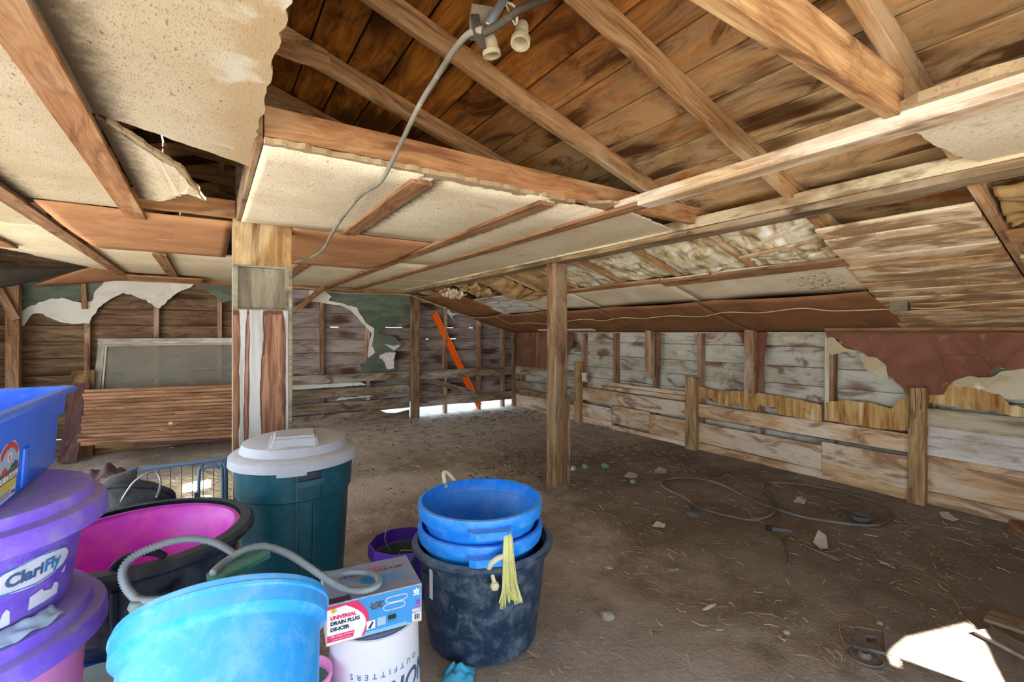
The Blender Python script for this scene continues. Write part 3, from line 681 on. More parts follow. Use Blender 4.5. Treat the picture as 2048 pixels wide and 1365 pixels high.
# ---- roof: deck boards on rafters
RF = struct('roof')
RIDGE = 0.10
RY = [-.64, -.02, .60, 1.24, 1.86, 2.49, 3.12, 3.74, 4.36, 4.98, 5.60, 6.22, 6.84]
for i, Y in enumerate(RY):
    m = M['rafter']
    board('rafter', (RIDGE, Y, zr(RIDGE) + .048), (4.86, Y, zr(4.86) + .048), .095, .042, (0, 1, 0), m, RF, rough=.002, seg=8)
    zl = zr(RIDGE)
    board('rafter', (RIDGE, Y, zl + .048), (-2.4, Y, zl + .048 - SL * 2.5), .095, .042, (0, 1, 0), M['joist'], RF, seg=6)
    # plywood gusset at the ridge
    plate('gusset', [(RIDGE - .42, Y - .024, zl - .05), (.36, Y - .024, zl - .13), (.52, Y - .024, zr(.52) + .0), (.50, Y - .024, zr(.50) + .09), (RIDGE, Y - .024, zl + .095), (RIDGE - .42, Y - .024, zl - .13 + .095)], .012, M['rafter'], RF, direction=(0, -1, 0))
dl = Vector((1, 0, -SL)).normalized(); dn = Vector((SL, 0, 1)).normalized()
s = 0.0; k = 0
while RIDGE + s * dl.x < 4.95:
    w = random.choice((.185, .19, .20, .14))
    sc0 = s + w / 2; X = RIDGE + sc0 * dl.x; z = zr(X) + .100 + .012
    cut = random.choice((1.25, 3.12, 2.49, 4.36, 4.98)); 
    for (ya, yb) in ((-1.3, cut), (cut + .002, 7.5)):
        board('deck_board', (X, ya, z), (X, yb, z), w - .008, .022, dn, M['deck'], RF, rough=.0012, seg=6)
    s += w; k += 1
s = 0.0; ln = Vector((-1, 0, -SL)).normalized(); ldn = Vector((-SL, 0, 1)).normalized(); k = 0
while s < 2.55:
    w = .2; X = RIDGE - (s + w / 2) * -ln.x; z = zr(RIDGE) - SL * (RIDGE - X) + .112
    if k == 0:      # opening added in this unseen board so the sun reaches the straw
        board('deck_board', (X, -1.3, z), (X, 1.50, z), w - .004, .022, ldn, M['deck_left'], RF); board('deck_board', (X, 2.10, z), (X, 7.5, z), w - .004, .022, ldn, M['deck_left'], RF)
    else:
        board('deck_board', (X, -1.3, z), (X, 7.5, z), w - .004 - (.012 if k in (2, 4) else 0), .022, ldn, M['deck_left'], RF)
    s += w; k += 1
tz = zr(RIDGE) + .13
mk('felt', [(RIDGE, -1.35, tz), (5.0, -1.35, tz - SL * 4.9), (5.0, 7.55, tz - SL * 4.9), (RIDGE, 7.55, tz)], [(0, 1, 2, 3)], M['tar'], RF)
mk('felt', [(RIDGE - .2, -1.35, tz - .06), (RIDGE - .2, 7.55, tz - .06), (-.28, 7.55, tz - SL * .38), (-.28, -1.35, tz - SL * .38)], [(0, 1, 2, 3)], M['tar'], RF)
mk('felt', [(RIDGE, -1.35, tz), (RIDGE - .2, -1.35, tz - .06), (RIDGE - .2, 1.50, tz - .06), (RIDGE, 1.50, tz)], [(0, 1, 2, 3)], M['tar'], RF)
mk('felt', [(RIDGE, 2.1, tz), (RIDGE - .2, 2.1, tz - .06), (RIDGE - .2, 7.55, tz - .06), (RIDGE, 7.55, tz)], [(0, 1, 2, 3)], M['tar'], RF)
mk('felt', [(-.30, -1.35, tz - SL * .40), (-.30, 7.55, tz - SL * .40), (-2.5, 7.55, tz - SL * 2.6), (-2.5, -1.35, tz - SL * 2.6)], [(0, 1, 2, 3)], M['tar'], RF)
board('ridge_board', (RIDGE, -1.2, zr(RIDGE) + .06), (RIDGE, 7.4, zr(RIDGE) + .06), .03, .11, (0, 0, 1), M['joist'], RF)
# eave beam and posts of the open left side
board('eave_beam', (-2.2, -1.0, 2.0), (-2.2, 7.2, 2.0), .09, .14, (0, 0, 1), M['post'], RF)

# ---- flat fibreboard ceiling, battens, soffit
CE = struct('ceiling'); ZC = 2.012
def cpanel(name, pts, mat, z=ZC, t=.012, amp=.006, torn=(), step=.03):
    P = [Vector((p[0], p[1], p[2] if len(p) > 2 else z)) for p in pts]
    skip = [i for i in range(len(P)) if i not in torn]
    return plate(name, jag(P, amp, step, skip), t, mat, CE, direction=(0, 0, 1))
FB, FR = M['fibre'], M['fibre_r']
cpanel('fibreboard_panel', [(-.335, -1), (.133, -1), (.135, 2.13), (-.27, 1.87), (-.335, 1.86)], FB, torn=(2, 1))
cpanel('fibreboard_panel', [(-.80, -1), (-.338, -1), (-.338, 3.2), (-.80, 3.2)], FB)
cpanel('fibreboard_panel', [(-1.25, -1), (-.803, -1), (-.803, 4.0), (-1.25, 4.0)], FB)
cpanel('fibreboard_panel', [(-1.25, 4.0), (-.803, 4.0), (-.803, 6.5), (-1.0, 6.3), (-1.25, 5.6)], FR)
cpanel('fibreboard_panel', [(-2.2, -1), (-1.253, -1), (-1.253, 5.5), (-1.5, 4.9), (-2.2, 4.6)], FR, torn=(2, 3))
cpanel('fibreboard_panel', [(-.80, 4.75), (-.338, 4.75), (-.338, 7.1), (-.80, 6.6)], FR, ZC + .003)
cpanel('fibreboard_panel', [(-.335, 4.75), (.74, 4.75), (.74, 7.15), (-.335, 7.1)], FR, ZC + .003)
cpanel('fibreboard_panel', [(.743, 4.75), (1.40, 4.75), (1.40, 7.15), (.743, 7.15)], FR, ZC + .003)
# the torn flap hanging by its edge
tip = on_z(406, 401, 1.95)
fl = jag([Vector((-.29, 1.9, ZC)), Vector((-.10, 2.25, 1.985)), tip, tip + Vector((-.06, -.03, .012)), Vector((-.14, 2.72, 1.985)), Vector((-.20, 2.84, 1.99)), Vector((-.285, 2.93, ZC))], .010, .035, skip=(6,))
plate('torn_flap', fl, .012, FB, CE, direction=(0, 0, 1))
fe = [Vector((-.27, 1.93, ZC)), Vector((-.10, 2.25, 1.985)), tip]
plate('torn_flap_edge', jag([fe[0], fe[1], fe[2], fe[2] + Vector((.012, 0, .0)), fe[1] + Vector((.02, -.01, .004)), fe[0] + Vector((.012, -.012, 0))], .004, .03), .014, M['fibre_torn'], CE, direction=(0, 0, 1))
# brown hardboard band across the ceiling
HB = M['hard']
def band(x0, x1, y0, y1, z, sag, nm='hardboard_band'):
    return sheet(nm, lambda u, v: Vector((x0 + (x1 - x0) * u, y0 + (y1 - y0) * v, z - sag * math.sin(math.pi * v) + .006 * noise.noise((x0 + (x1 - x0) * u * 2, v * 2, z)))), 18, 8, HB, CE, .006)
band(-.72, .122, 3.20, 4.72, ZC - .010, .015); band(.44, 1.38, 3.16, 4.80, ZC - .012, .02); band(-.75, -.05, 6.55, 7.1, ZC - .03, .02)
# panels beyond the tie joist
def spanel(x0, x1, y0, y1, z0=ZC - .004, sag=.012, m=FR):
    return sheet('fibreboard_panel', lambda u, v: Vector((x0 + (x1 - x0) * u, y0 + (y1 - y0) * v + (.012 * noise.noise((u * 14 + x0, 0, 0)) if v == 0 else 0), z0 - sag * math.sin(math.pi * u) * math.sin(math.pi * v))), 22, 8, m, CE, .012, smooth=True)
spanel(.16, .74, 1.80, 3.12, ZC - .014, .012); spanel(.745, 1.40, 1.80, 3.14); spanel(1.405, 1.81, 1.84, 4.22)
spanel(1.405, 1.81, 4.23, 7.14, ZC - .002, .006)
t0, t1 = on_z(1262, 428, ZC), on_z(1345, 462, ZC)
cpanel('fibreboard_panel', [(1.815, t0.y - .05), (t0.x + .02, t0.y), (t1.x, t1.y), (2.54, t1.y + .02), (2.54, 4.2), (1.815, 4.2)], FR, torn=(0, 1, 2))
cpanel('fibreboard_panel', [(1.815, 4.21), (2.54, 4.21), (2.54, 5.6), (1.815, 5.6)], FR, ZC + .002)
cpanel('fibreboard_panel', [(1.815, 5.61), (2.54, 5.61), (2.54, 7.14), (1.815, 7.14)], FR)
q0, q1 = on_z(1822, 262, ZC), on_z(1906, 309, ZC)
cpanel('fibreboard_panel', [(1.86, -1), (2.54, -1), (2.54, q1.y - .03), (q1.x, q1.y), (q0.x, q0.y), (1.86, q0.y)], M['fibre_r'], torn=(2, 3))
plate('torn_edge', jag([(1.735, -1, ZC + .012), (1.735, .20, ZC + .012), (1.74, .50, ZC + .012), (1.79, .60, ZC + .012), (1.79, -1, ZC + .012)], .012, .055, skip=(4,)), .030, M['fibre_torn'], CE, direction=(0, 0, 1))
plate('torn_edge', jag([(1.62, 1.79, ZC), (1.80, 1.70, ZC), (1.80, 1.86, ZC), (1.66, 1.86, ZC)], .012, .03), .015, M['fibre_torn'], CE, direction=(0, 0, 1))
plate('torn_edge', jag([(.16, 1.775, ZC - .02), (.9, 1.78, ZC - .012), (1.55, 1.80, ZC - .008), (1.55, 1.84, ZC - .008), (.16, 1.81, ZC - .02)], .010, .025), .02, M['fibre_torn'], CE, direction=(0, 0, 1))
# battens
def batten(x, y0, y1, m='strip', w=.095, z=ZC - .016, t=.02, nm='batten'):
    board(nm, (x, y0, z), (x, y1, z), w, t, (0, 0, 1), M[m], CE, rough=.0015)
batten(-.338, -1, 3.33, 'joist'); batten(-.338, 4.80, 6.9); batten(-.80, -1, 7.0, 'strip'); batten(-1.25, -1, 5.0)
batten(.755, 1.86, 3.10, z=ZC - .026); batten(.755, 4.82, 6.9, z=ZC - .012); batten(1.41, 1.85, 7.0, z=ZC - .018); batten(1.825, 1.6, 7.0, z=ZC - .018)
batten(1.825, -1, 1.6, 'strip_pale', z=ZC - .020, t=.024); batten(1.785, -1, 1.75, 'strip_pale', .03, ZC + .004, .03, 'batten_edge')
board('stop_board', (.146, 1.80, ZC + .045), (.146, 3.14, ZC + .045), .022, .12, (0, 0, 1), M['post'], CE)
board('stop_block', (-.70, 3.16, ZC + .055), (.13, 3.16, ZC + .055), .10, .04, (0, 1, 0), M['joist'], CE)
# drooping sheets in the far left corner
a, b, c, d = on_y(-60, 528, 5.1), on_y(195, 531, 6.4), on_y(120, 549, 6.35), on_y(-60, 584, 6.0)
sheet('drooping_sheet', lambda u, v: (a.lerp(b, u)).lerp(d.lerp(c, u), v) + Vector((0, 0, -.02 * math.sin(math.pi * u))), 12, 6, M['sheet_dark'], CE, .008)
a2, b2, c2, d2 = on_y(190, 530, 6.35), on_y(330, 541, 6.6), on_y(300, 552, 6.95), on_y(60, 573, 6.9)
sheet('sagging_sheet', lambda u, v: (a2.lerp(b2, u)).lerp(d2.lerp(c2, u), v) + Vector((0, 0, -.02 * math.sin(math.pi * u))), 12, 6, M['hard'], CE, .008)

# sloped soffit under the near eave
def sof(X, dz): return zr(X) + dz
def wavy(y0, y1, n=14):
    return lambda u, v: Vector((3.715 + .03 * noise.noise((u * (y1 - y0) * 1.6 + y0, 2, 0)) + (4.655 - 3.715) * v if v < .5 else 3.715 + (4.655 - 3.715) * v,
                                y0 + (y1 - y0) * u,
                                sof(3.715 + .94 * v, -.020) - .022 * (1 - v) * (.6 + .8 * abs(math.sin((y0 + (y1 - y0) * u) * 2.55))) - .012 * math.sin(math.pi * v)))
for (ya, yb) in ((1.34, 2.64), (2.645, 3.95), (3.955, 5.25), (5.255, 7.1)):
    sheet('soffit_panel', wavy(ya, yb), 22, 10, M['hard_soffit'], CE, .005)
for (ya, yb, m) in ((1.30, 2.62, 'sheet_white'), (2.63, 3.9, 'sheet_white'), (3.91, 5.0, 'sheet_white')):
    sheet('soffit_strip', lambda u, v: Vector((3.22 + .58 * v, ya + (yb - ya) * u, sof(3.22 + .58 * v, -.012) - .004 * math.sin(9 * u))), 14, 4, M[m], CE, .006)
for i in range(4):                          # exposed boards beyond them
    X = 3.24 + .145 * i
    board('soffit_plank', (X, 5.02, sof(X, -.012)), (X, 6.3, sof(X, -.012)), .142, .018, dn, M['wains_white'], CE)
plate('torn_paper', jag([on_s(948, 630, -.03), on_s(975, 618, -.03), on_s(1000, 617, -.03), on_s(1022, 630, -.03), on_s(990, 633, -.03), on_s(960, 637, -.03)], .02, .08), .004, M['gypsum'], CE)
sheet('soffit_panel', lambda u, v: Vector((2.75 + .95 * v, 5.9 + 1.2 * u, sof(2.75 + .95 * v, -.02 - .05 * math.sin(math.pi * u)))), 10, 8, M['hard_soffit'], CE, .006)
board('soffit_edge_board', (3.235, 1.27, sof(3.235, -.035)), (3.235, 2.63, sof(3.235, -.05)), .10, .02, dn, M['strip'], CE)
board('soffit_edge_board', (3.235, 2.64, sof(3.235, -.025)), (3.235, 4.6, sof(3.235, -.025)), .075, .02, dn, M['strip'], CE)
for i in range(14):                         # wooden plank panel near the camera
    X = 2.87 + .132 * i
    if X > 4.62: break
    y0 = .615 if X < 3.75 else -1.0
    y1 = 1.255 + max(0, (X - 2.9)) * .085
    board('soffit_plank', (X, y0, sof(X, -.030)), (X, y1, sof(X, -.030)), .127, .016, dn, M['soffit_plank'], CE, rough=.001)
board('soffit_plank', (3.20, -1, sof(3.2, -.02)), (3.20, .58, sof(3.2, -.02)), .12, .02, dn, M['joist'], CE)
board('soffit_plank', (3.50, -1, sof(3.5, -.01)), (3.50, .585, sof(3.5, -.01)), .10, .02, dn, M['soffit_plank'], CE)
board('soffit_trim', (4.50, -1, sof(4.5, -.055)), (4.50, 1.92, sof(4.5, -.055)), .075, .025, dn, M['strip'], CE)
board('pale_batten', (4.42, 4.75, sof(4.42, -.06)), (4.42, 6.0, sof(4.42, -.06)), .07, .02, dn, M['paleboard'], CE)
# insulation paper between the rafters above the soffit edge
def crinkle(y0, y1, x0, x1, amp, m, sd, dz=.03, drop=0.0):
    def fn(u, v):
        X = x0 + (x1 - x0) * v; Y = y0 + (y1 - y0) * u
        e = .06 * noise.noise((u * 7 + sd, v * 3, sd)) if v > .8 else 0
        return Vector((X + e, Y, zr(X) + dz + amp * noise.noise((X * 34, Y * 5 + sd, sd)) + amp * .8 * noise.noise((X * 9, Y * 11, sd + 4)) - drop * math.sin(math.pi * u) * (1 - abs(2 * v - 1)) - drop * .6 * v * math.sin(math.pi * u)))
    sheet('insulation_paper', fn, 26, 26, M[m], CE, .001)
crinkle(1.27, 1.83, 2.78, 3.28, .020, 'paper', 1.0, .03, .05); crinkle(1.90, 2.46, 2.72, 3.32, .020, 'paper', 5.0, .03, .05); crinkle(2.53, 3.09, 2.68, 3.30, .016, 'paper', 9.0, .03); crinkle(3.16, 3.71, 2.68, 3.30, .016, 'paper', 13.0, .02)
crinkle(4.40, 4.95, 2.70, 3.30, .03, 'paper_tan', 17.0, .0, .09); crinkle(3.78, 4.33, 2.70, 3.30, .02, 'paper_tan', 21.0, .02, .03)
crinkle(.05, .56, 2.80, 3.15, .05, 'paper_tan', 25.0, .01, .05); crinkle(5.05, 5.55, 2.75, 3.0, .05, 'paper_tan', 33.0, -.02, .04)
crinkle(5.65, 6.2, 2.75, 2.95, .05, 'paper', 37.0, -.03, .05)
board('split_lath', (2.93, 1.30, zr(2.93) - .03), (3.0, 1.80, zr(3.0) - .035), .03, .012, dn, M['soffit_plank'], CE)
board('split_lath', (2.80, 1.26, zr(2.8) + .02), (2.9, 1.62, zr(2.9) - .01), .035, .010, dn, M['strip_pale'], CE)

# ================================================================ TIMBERS (things)
g = thing('girder_beam', (2.585, 3.1, 1.98), 'long pale girder resting on the tall centre post and running to the back wall', 'beam')
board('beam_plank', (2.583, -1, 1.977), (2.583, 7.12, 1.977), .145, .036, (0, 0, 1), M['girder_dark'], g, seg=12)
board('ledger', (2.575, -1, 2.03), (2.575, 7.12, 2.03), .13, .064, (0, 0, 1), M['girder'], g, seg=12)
for x, y in ((1590, 421), (1377, 467)):
    p = on_x(x, y, 2.508)
    tube('bent_nail', spline([p + Vector((0, .012, -.012)), p + Vector((-.004, .004, .008)), p + Vector((-.004, -.012, .006)), p + Vector((-.002, -.014, -.006))], 4), .0025, M['rust'], g, 5)
def joist(Y, xa, xb, z, lab, mat='joist', h=.105):
    t = thing('tie_joist', ((xa + xb) / 2, Y, z), lab, 'joist', 'tie joists')
    board('beam', (xa, Y, z + h / 2), (xb, Y, z + h / 2), .042, h, (0, 0, 1), M[mat], t, rough=.002); return t
joist(1.815, .16, 2.66, 2.022, 'brown tie joist above the torn near edge of the fibreboard ceiling')
joist(.57, -.2, 1.80, 2.014, 'pale stained tie joist ending at the weathered batten with orange torn fibre', 'rafter', .13)
pt = thing('support_post', (2.61, 3.26, 0), 'tall square timber post standing alone in the middle of the floor', 'post')
board('shaft', (2.60, 3.27, -.02), (2.60, 3.27, 1.958), .135, .125, (0, 1, 0), M['post'], pt, ch=.006, rough=.003)
board('cleat', (2.715, 3.285, -.01), (2.715, 3.285, .70), .085, .035, (1, 0, 0), M['post_red'], pt, ch=.003)
bp = thing('back_post', (2.73, 7.06, 0), 'square post at the back wall holding up the far end of the girder', 'post')
board('shaft', (2.735, 7.03, 0), (2.735, 7.03, 1.955), .115, .11, (0, 1, 0), M['post'], bp, rough=.003)
for (ya, yb, za, zb, lab, m) in ((1.27, 1.375, -.02, .925, 'split-topped short post on the plank wall under the red hardboard remnant', 'post_dry'),
                             (3.268, 3.405, -.02, .85, 'short post on the plank wall beside the top of the rotten orange board', 'post_dry'),
                             (5.217, 5.34, -.02, .915, 'small farther short post behind the centre post on the plank wall', 'post_dry'),):
    t = thing('wall_post', (4.57, (ya + yb) / 2, 0), lab, 'post', 'short posts of the plank wall')
    w = yb - ya
    board('shaft', (4.605, (ya + yb) / 2, za), (4.605, (ya + yb) / 2, zb), w, .08, (1, 0, 0), M[m], t, ch=.008, rough=.004, ends=.012)
    if ya < 2:      # split top
        for k in range(3):
            yy = ya + .02 + .035 * k; tube('split', [(4.563, yy + .004, zb + .004), (4.563, yy, zb - .05 - .1 * random.random()), (4.563, yy + .006, zb - .16 - .08 * k)], .0022, M['dark_cable'], t, 5)
for (ya, yb, zb, lab) in ((3.89, 3.985, .80, 'sawn-off brown post stub hanging from the plank wall top over a gap'), (2.60, 2.70, .74, 'dark purplish post stub with rotted end hanging on the red torn board')):
    t = thing('hanging_post', (4.6, (ya + yb) / 2, zb), lab, 'post', 'sawn-off hanging posts')
    board('shaft', (4.60, (ya + yb) / 2, zb), (4.60, (ya + yb) / 2, 1.385), yb - ya, .075, (1, 0, 0), M['post_red'], t, ch=.004, rough=.003, ends=.02)
t = thing('corner_post', (4.62, 7.02, 0), 'slim post in the corner where the back rails meet the plank wall', 'post')
board('shaft', (4.60, 7.03, 0), (4.60, 7.03, 1.36), .06, .06, (0, 1, 0), M['post'], t)
a = on_y(40, 700, 6.95); b = on_y(12, 700, 6.95)
t = thing('left_corner_post', (a.x, 6.95, 0), 'brown timber post with a diagonal brace behind the blue tote', 'post')
xm = (a.x + b.x) / 2
board('shaft', (xm, 6.97, 0), (xm, 6.97, 1.85), abs(a.x - b.x), .10, (0, 1, 0), M['post_red'], t)
board('brace', on_y(-2, 578, 6.88), on_y(32, 640, 6.88), .075, .05, (0, 1, 0), M['post_red'], t)

# boxed column
x0c, x1c, yc, dc = .121, .440, 3.20, .15
cxm = (x0c + x1c) / 2
t = thing('boxed_column', (cxm, yc + dc / 2, 0), 'wide boxed column with peeling white paint and a recessed niche', 'column')
def cbox(nm, xa, xb, ya, yb, za, zb, m): return box(nm, ((xa + xb) / 2, (ya + yb) / 2, (za + zb) / 2), (xb - xa, yb - ya, zb - za), M[m], t, bevel=.0025)
cbox('painted_panel', x0c, x1c - .022, yc, yc + .018, -.01, 1.492, 'column_paint')
cbox('edge_strip', x1c - .020, x1c, yc - .004, yc + .02, -.01, 1.492, 'column_grey')
board('head_panel', (cxm, yc + .009, 1.757), (cxm, yc + .009, 2.10), x1c - x0c, .018, (0, 1, 0), M['column'], t)
board('niche_back', (cxm, yc + .055, 1.49), (cxm, yc + .055, 1.76), x1c - x0c - .05, .014, (0, 1, 0), M['column_grey'], t)
cbox('niche_frame', x0c, x0c + .026, yc, yc + .07, 1.492, 1.757, 'column_grey'); cbox('niche_frame', x1c - .038, x1c - .012, yc, yc + .07, 1.492, 1.757, 'column_grey'); cbox('niche_frame', x1c - .020, x1c, yc - .003, yc + .05, 1.492, 1.757, 'column_grey')
cbox('niche_frame', x0c + .02, x1c - .02, yc + .004, yc + .06, 1.745, 1.757, 'column_grey'); cbox('niche_shelf', x0c, x1c, yc, yc + .07, 1.484, 1.494, 'column_grey')
cbox('side_panel', x0c, x0c + .018, yc + .02, yc + dc, 0, 2.1, 'column_grey'); cbox('side_panel', x1c - .018, x1c, yc + .02, yc + dc, 0, 2.1, 'column_grey'); cbox('back_panel', x0c + .02, x1c - .02, yc + dc - .02, yc + dc, 0, 2.6, 'column_grey')

# ================================================================ ELECTRICS
t = thing('junction_box', on_d(965, 55, 1.15), 'dusty metal junction box with lamp socket hanging from the rafters', 'junction box')
jc = on_d(966, 48, 1.15)
box('body', jc, (.062, .05, .060), M['jbox'], t, rotz=-.35, bevel=.003)
lathe('lamp_socket', [(0, .0), (.014, .0), (.018, -.01), (.019, -.03), (.022, -.034), (.022, -.045), (.017, -.045), (.015, -.02), (0, -.02)], M['socket'], t, at(on_d(978, 74, 1.14)) @ Matrix.Rotation(-.2, 4, 'Y'), 24)
tube('hanger_wire', [on_d(943, 25, 1.15), on_d(942, -40, 1.2)], .0012, M['rust'], t, 5); tube('hanger_wire', [on_d(957, 22, 1.15), on_d(957, -40, 1.2)], .0012, M['rust'], t, 5)
for k in range(3):
    tube('cable_clamp', spline([on_d(944 + 5 * k, 32, 1.12), on_d(950 + 5 * k, 62, 1.11), on_d(962 + 3 * k, 98, 1.13)], 6), .006, M['dark_cable'], t, 6)
t = thing('lamp_holder', on_d(1042, 68, 1.15), 'pale porcelain lamp holder dangling on a white cord', 'lamp holder')
lathe('socket', [(0, .03), (.012, .03), (.015, .024), (.017, .0), (.019, -.012), (.024, -.020), (.024, -.034), (.019, -.034), (.016, -.01), (0, -.01)], M['socket'], t, at(on_d(1043, 66, 1.15)) @ Matrix.Rotation(.30, 4, (0.55, .84, 0)) @ Matrix.Rotation(-.35, 4, 'X'), 24)
tube('cord', spline([on_d(1034, 50, 1.15), on_d(1033, 30, 1.15), on_d(1028, 12, 1.15), on_d(1012, 2, 1.16), on_d(1005, -20, 1.2)], 6), .0035, M['whitecord'], t, 6)
tube('cord', spline([on_d(1030, 50, 1.15), on_d(1020, 28, 1.16), on_d(1010, 4, 1.16)], 6), .0022, M['whitecord'], t, 6)
cab = [on_d(590, 525, 3.15), on_d(640, 505, 2.92), on_d(667, 462, 2.60), on_d(690, 428, 2.30), on_d(722, 390, 2.04), on_d(762, 362, 1.87), on_d(800, 290, 1.70), on_d(838, 212, 1.55), on_d(870, 160, 1.4), on_d(905, 105, 1.25), on_d(935, 70, 1.15), on_d(962, 60, 1.10)]
t = tag(tube('electrical_cable', spline(cab, 10), .0085, M['grey_cable'], seg=8), 'long grey cable drooping from the junction box down beside the boxed column', 'cable', kind='thing')
tag(tube('flex_conduit', spline([on_d(966, 66, 1.11), on_d(1000, 48, 1.09), on_d(1035, 22, 1.08), on_d(1075, 4, 1.1), on_d(1120, -14, 1.15)], 8), .0095, M['dark_cable'], seg=8), 'thick fly-specked dark cable rising from the junction box', 'cable', kind='thing')
tag(tube('loop_cable', spline([on_d(975, 52, 1.12), on_d(990, 28, 1.12), on_d(1005, 2, 1.13), on_d(1012, -25, 1.16)], 8), .011, M['steel'], seg=8), 'short bluish-grey armoured cable above the junction box', 'cable', kind='thing')
t = thing('thin_wire', on_y(700, 585, 7.04), 'thin yellowed cord strung over the green wallboard and along the brown soffit', 'cord')
tube('run', spline([on_y(470, 570, 7.0), on_y(586, 574, 7.0), on_y(640, 581, 7.0), on_y(690, 587, 7.0), on_y(745, 588, 7.0), on_y(818, 591, 6.95), on_y(850, 602, 6.7), on_y(900, 620, 6.5), on_s(940, 635, -.075), on_s(975, 635, -.075), on_s(992, 634, -.075), on_s(1020, 648, -.075), on_s(1052, 646, -.075), on_s(1100, 648, -.075), on_s(1165, 639, -.075), on_s(1205, 642, -.075), on_s(1243, 636, -.075), on_s(1290, 637, -.075), on_s(1340, 632, -.075), on_s(1400, 634, -.07), on_s(1452, 625, -.075), on_s(1520, 626, -.075), on_s(1600, 617, -.07), on_s(1660, 622, -.075), on_s(1720, 621, -.075), on_s(1788, 618, -.075)], 6), .0045, M['cord'], t, 6)
tube('run', spline([on_s(1812, 616, -.065), on_s(1870, 617, -.06), on_s(1950, 609, -.06), on_s(2060, 600, -.06)], 6), .004, M['cord'], t, 6)
ob = on_s(1800, 612, -.06)
t = thing('outlet_box', ob, 'small grey electrical box on the soffit where planks meet brown hardboard', 'outlet box')
box('body', ob, (.07, .10, .075), M['jbox'], t, bevel=.006); box('socket_face', ob + Vector((-.012, -.052, -.01)), (.03, .006, .03), M['blackp'], t)

# ================================================================ LEANING THINGS AT THE BACK
pa, pb = on_y(195, 678, 7.0), on_y(470, 677, 7.0)
t = thing('screen_panel', (-.3, 6.95, 0), 'large grey framed window screen leaning on the back wall', 'screen')
xa, xb, zt = pa.x, .42, pa.z
def lean(x, z, y0=6.80, y1=7.03, dz=0): return Vector((x, y0 + (y1 - y0) * z / 1.3 + dz, z))
board('frame_rail', lean(xa, zt - .03), lean(xb, zt - .03), .065, .03, (0, 1, 0), M['greyframe'], t)
board('frame_rail', lean(xa, .05), lean(xb, .05), .065, .03, (0, 1, 0), M['brownboard'], t)
board('frame_stile', lean(xa + .03, .05) - Vector((.06, 0, 0)), lean(xa + .035, zt - .06), .062, .03, (0, 1, 0), M['greyframe'], t)
board('frame_stile', lean(xb - .03, .05), lean(xb - .03, zt - .06), .065, .03, (0, 1, 0), M['greyframe'], t)
board('stop_bead', lean(xa + .06, zt - .075, dz=-.016), lean(xb - .06, zt - .075, dz=-.016), .022, .012, (0, 1, 0), M['paleboard'], t)
board('stop_bead', lean(xa + .03, .1, dz=-.016), lean(xa + .075, zt - .08, dz=-.016), .018, .012, (0, 1, 0), M['paleboard'], t)
mk('mesh', [lean(xa + .0, .06), lean(xb - .05, .06), lean(xb - .05, zt - .06), lean(xa + .06, zt - .06)], [(0, 1, 2, 3)], M['screen'], t)
t = thing('flooring_panel', (-.4, 6.4, 0), 'section of narrow reddish strip flooring leaning in front of the grey screen', 'wood panel')
TL, BL = on_y(169, 780, 6.62), on_y(160, 893, 6.30); TR, BR = on_y(468, 768, 6.62), on_y(468, 876, 6.30)
TR = TL + (TR - TL) * 1.12; BR = BL + (BR - BL) * 1.12
nb = 15
for k in range(nb):
    f0 = (k + .5) / nb
    A = TL.lerp(BL, f0); B = TR.lerp(BR, f0); w = (TL - BL).length / nb
    st = random.uniform(-.012, .012); cut = random.uniform(.25, .75)
    if k in (3, 7, 10): 
        for (fa, fb) in ((0, cut), (cut + .002, 1)):
            board('flooring_strip', A.lerp(B, fa) + Vector((st if fa == 0 else 0, 0, 0)), A.lerp(B, fb), w - .005, .018, (0, 1, .4), M['floorpanel'], t, ch=.004, rough=.001)
    else: board('flooring_strip', A + Vector((st - (.02 if k in (12, 13) else 0), 0, 0)), B, w - .005, .018, (0, 1, .4), M['floorpanel'], t, ch=.004, rough=.001)
board('support_cleat', BL + Vector((.12, -.02, -.01)), BL.lerp(BR, .28) + Vector((0, -.02, -.01)), .04, .02, (0, 1, .4), M['brownboard'], t)
board('support_cleat', BL.lerp(BR, .29) + Vector((0, -.02, -.012)), BR + Vector((0, -.02, -.012)), .035, .02, (0, 1, .4), M['redboard'], t)
a = on_y(165, 742, 6.85); t = thing('scrap_board', (a.x, 6.85, 0), 'short brown board standing behind the dark red board', 'board')
board('plank', (a.x + .01, 6.72, .02), (a.x, 6.9, a.z), .19, .02, (0, 1, 0), M['brownboard'], t)
a = on_y(159, 768, 6.7); t = thing('dark_board', (a.x, 6.7, 0), 'dark red board leaning beside the strip flooring panel', 'board')
board('plank', (a.x - .06, 6.5, .02), (a.x + .01, 6.72, a.z), .15, .02, (0, 1, 0), M['redboard'], t)
a = on_z(152, 905, .02); tag(board('floor_plank', (a.x - .5, a.y + .05, .03), (a.x + .18, a.y, .03), .12, .03, (0, 0, 1), M['greyboard']), 'grey plank lying on the dirt beside the strip flooring panel', 'plank', kind='thing')

# orange channel
A, B = on_y(868, 627, 7.13), on_y(958, 812, 7.115)
t = thing('orange_channel', (B.x, B.y, B.z), 'bright orange plastic channel leaning behind the back rails', 'plastic channel')
ax = (A - B).normalized(); sd = ax.cross(Vector((0, 1, 0))).normalized()
board('web', B, A, .105, .010, (0, 1, 0), M['orange'], t, ch=.001, rough=0)
for k in (-.047, 0, .047): board('flange', B + sd * k + Vector((0, -.012, 0)), A + sd * k + Vector((0, -.012, 0)), .011, .018, (0, 1, 0), M['orange'], t, ch=.001, rough=0)

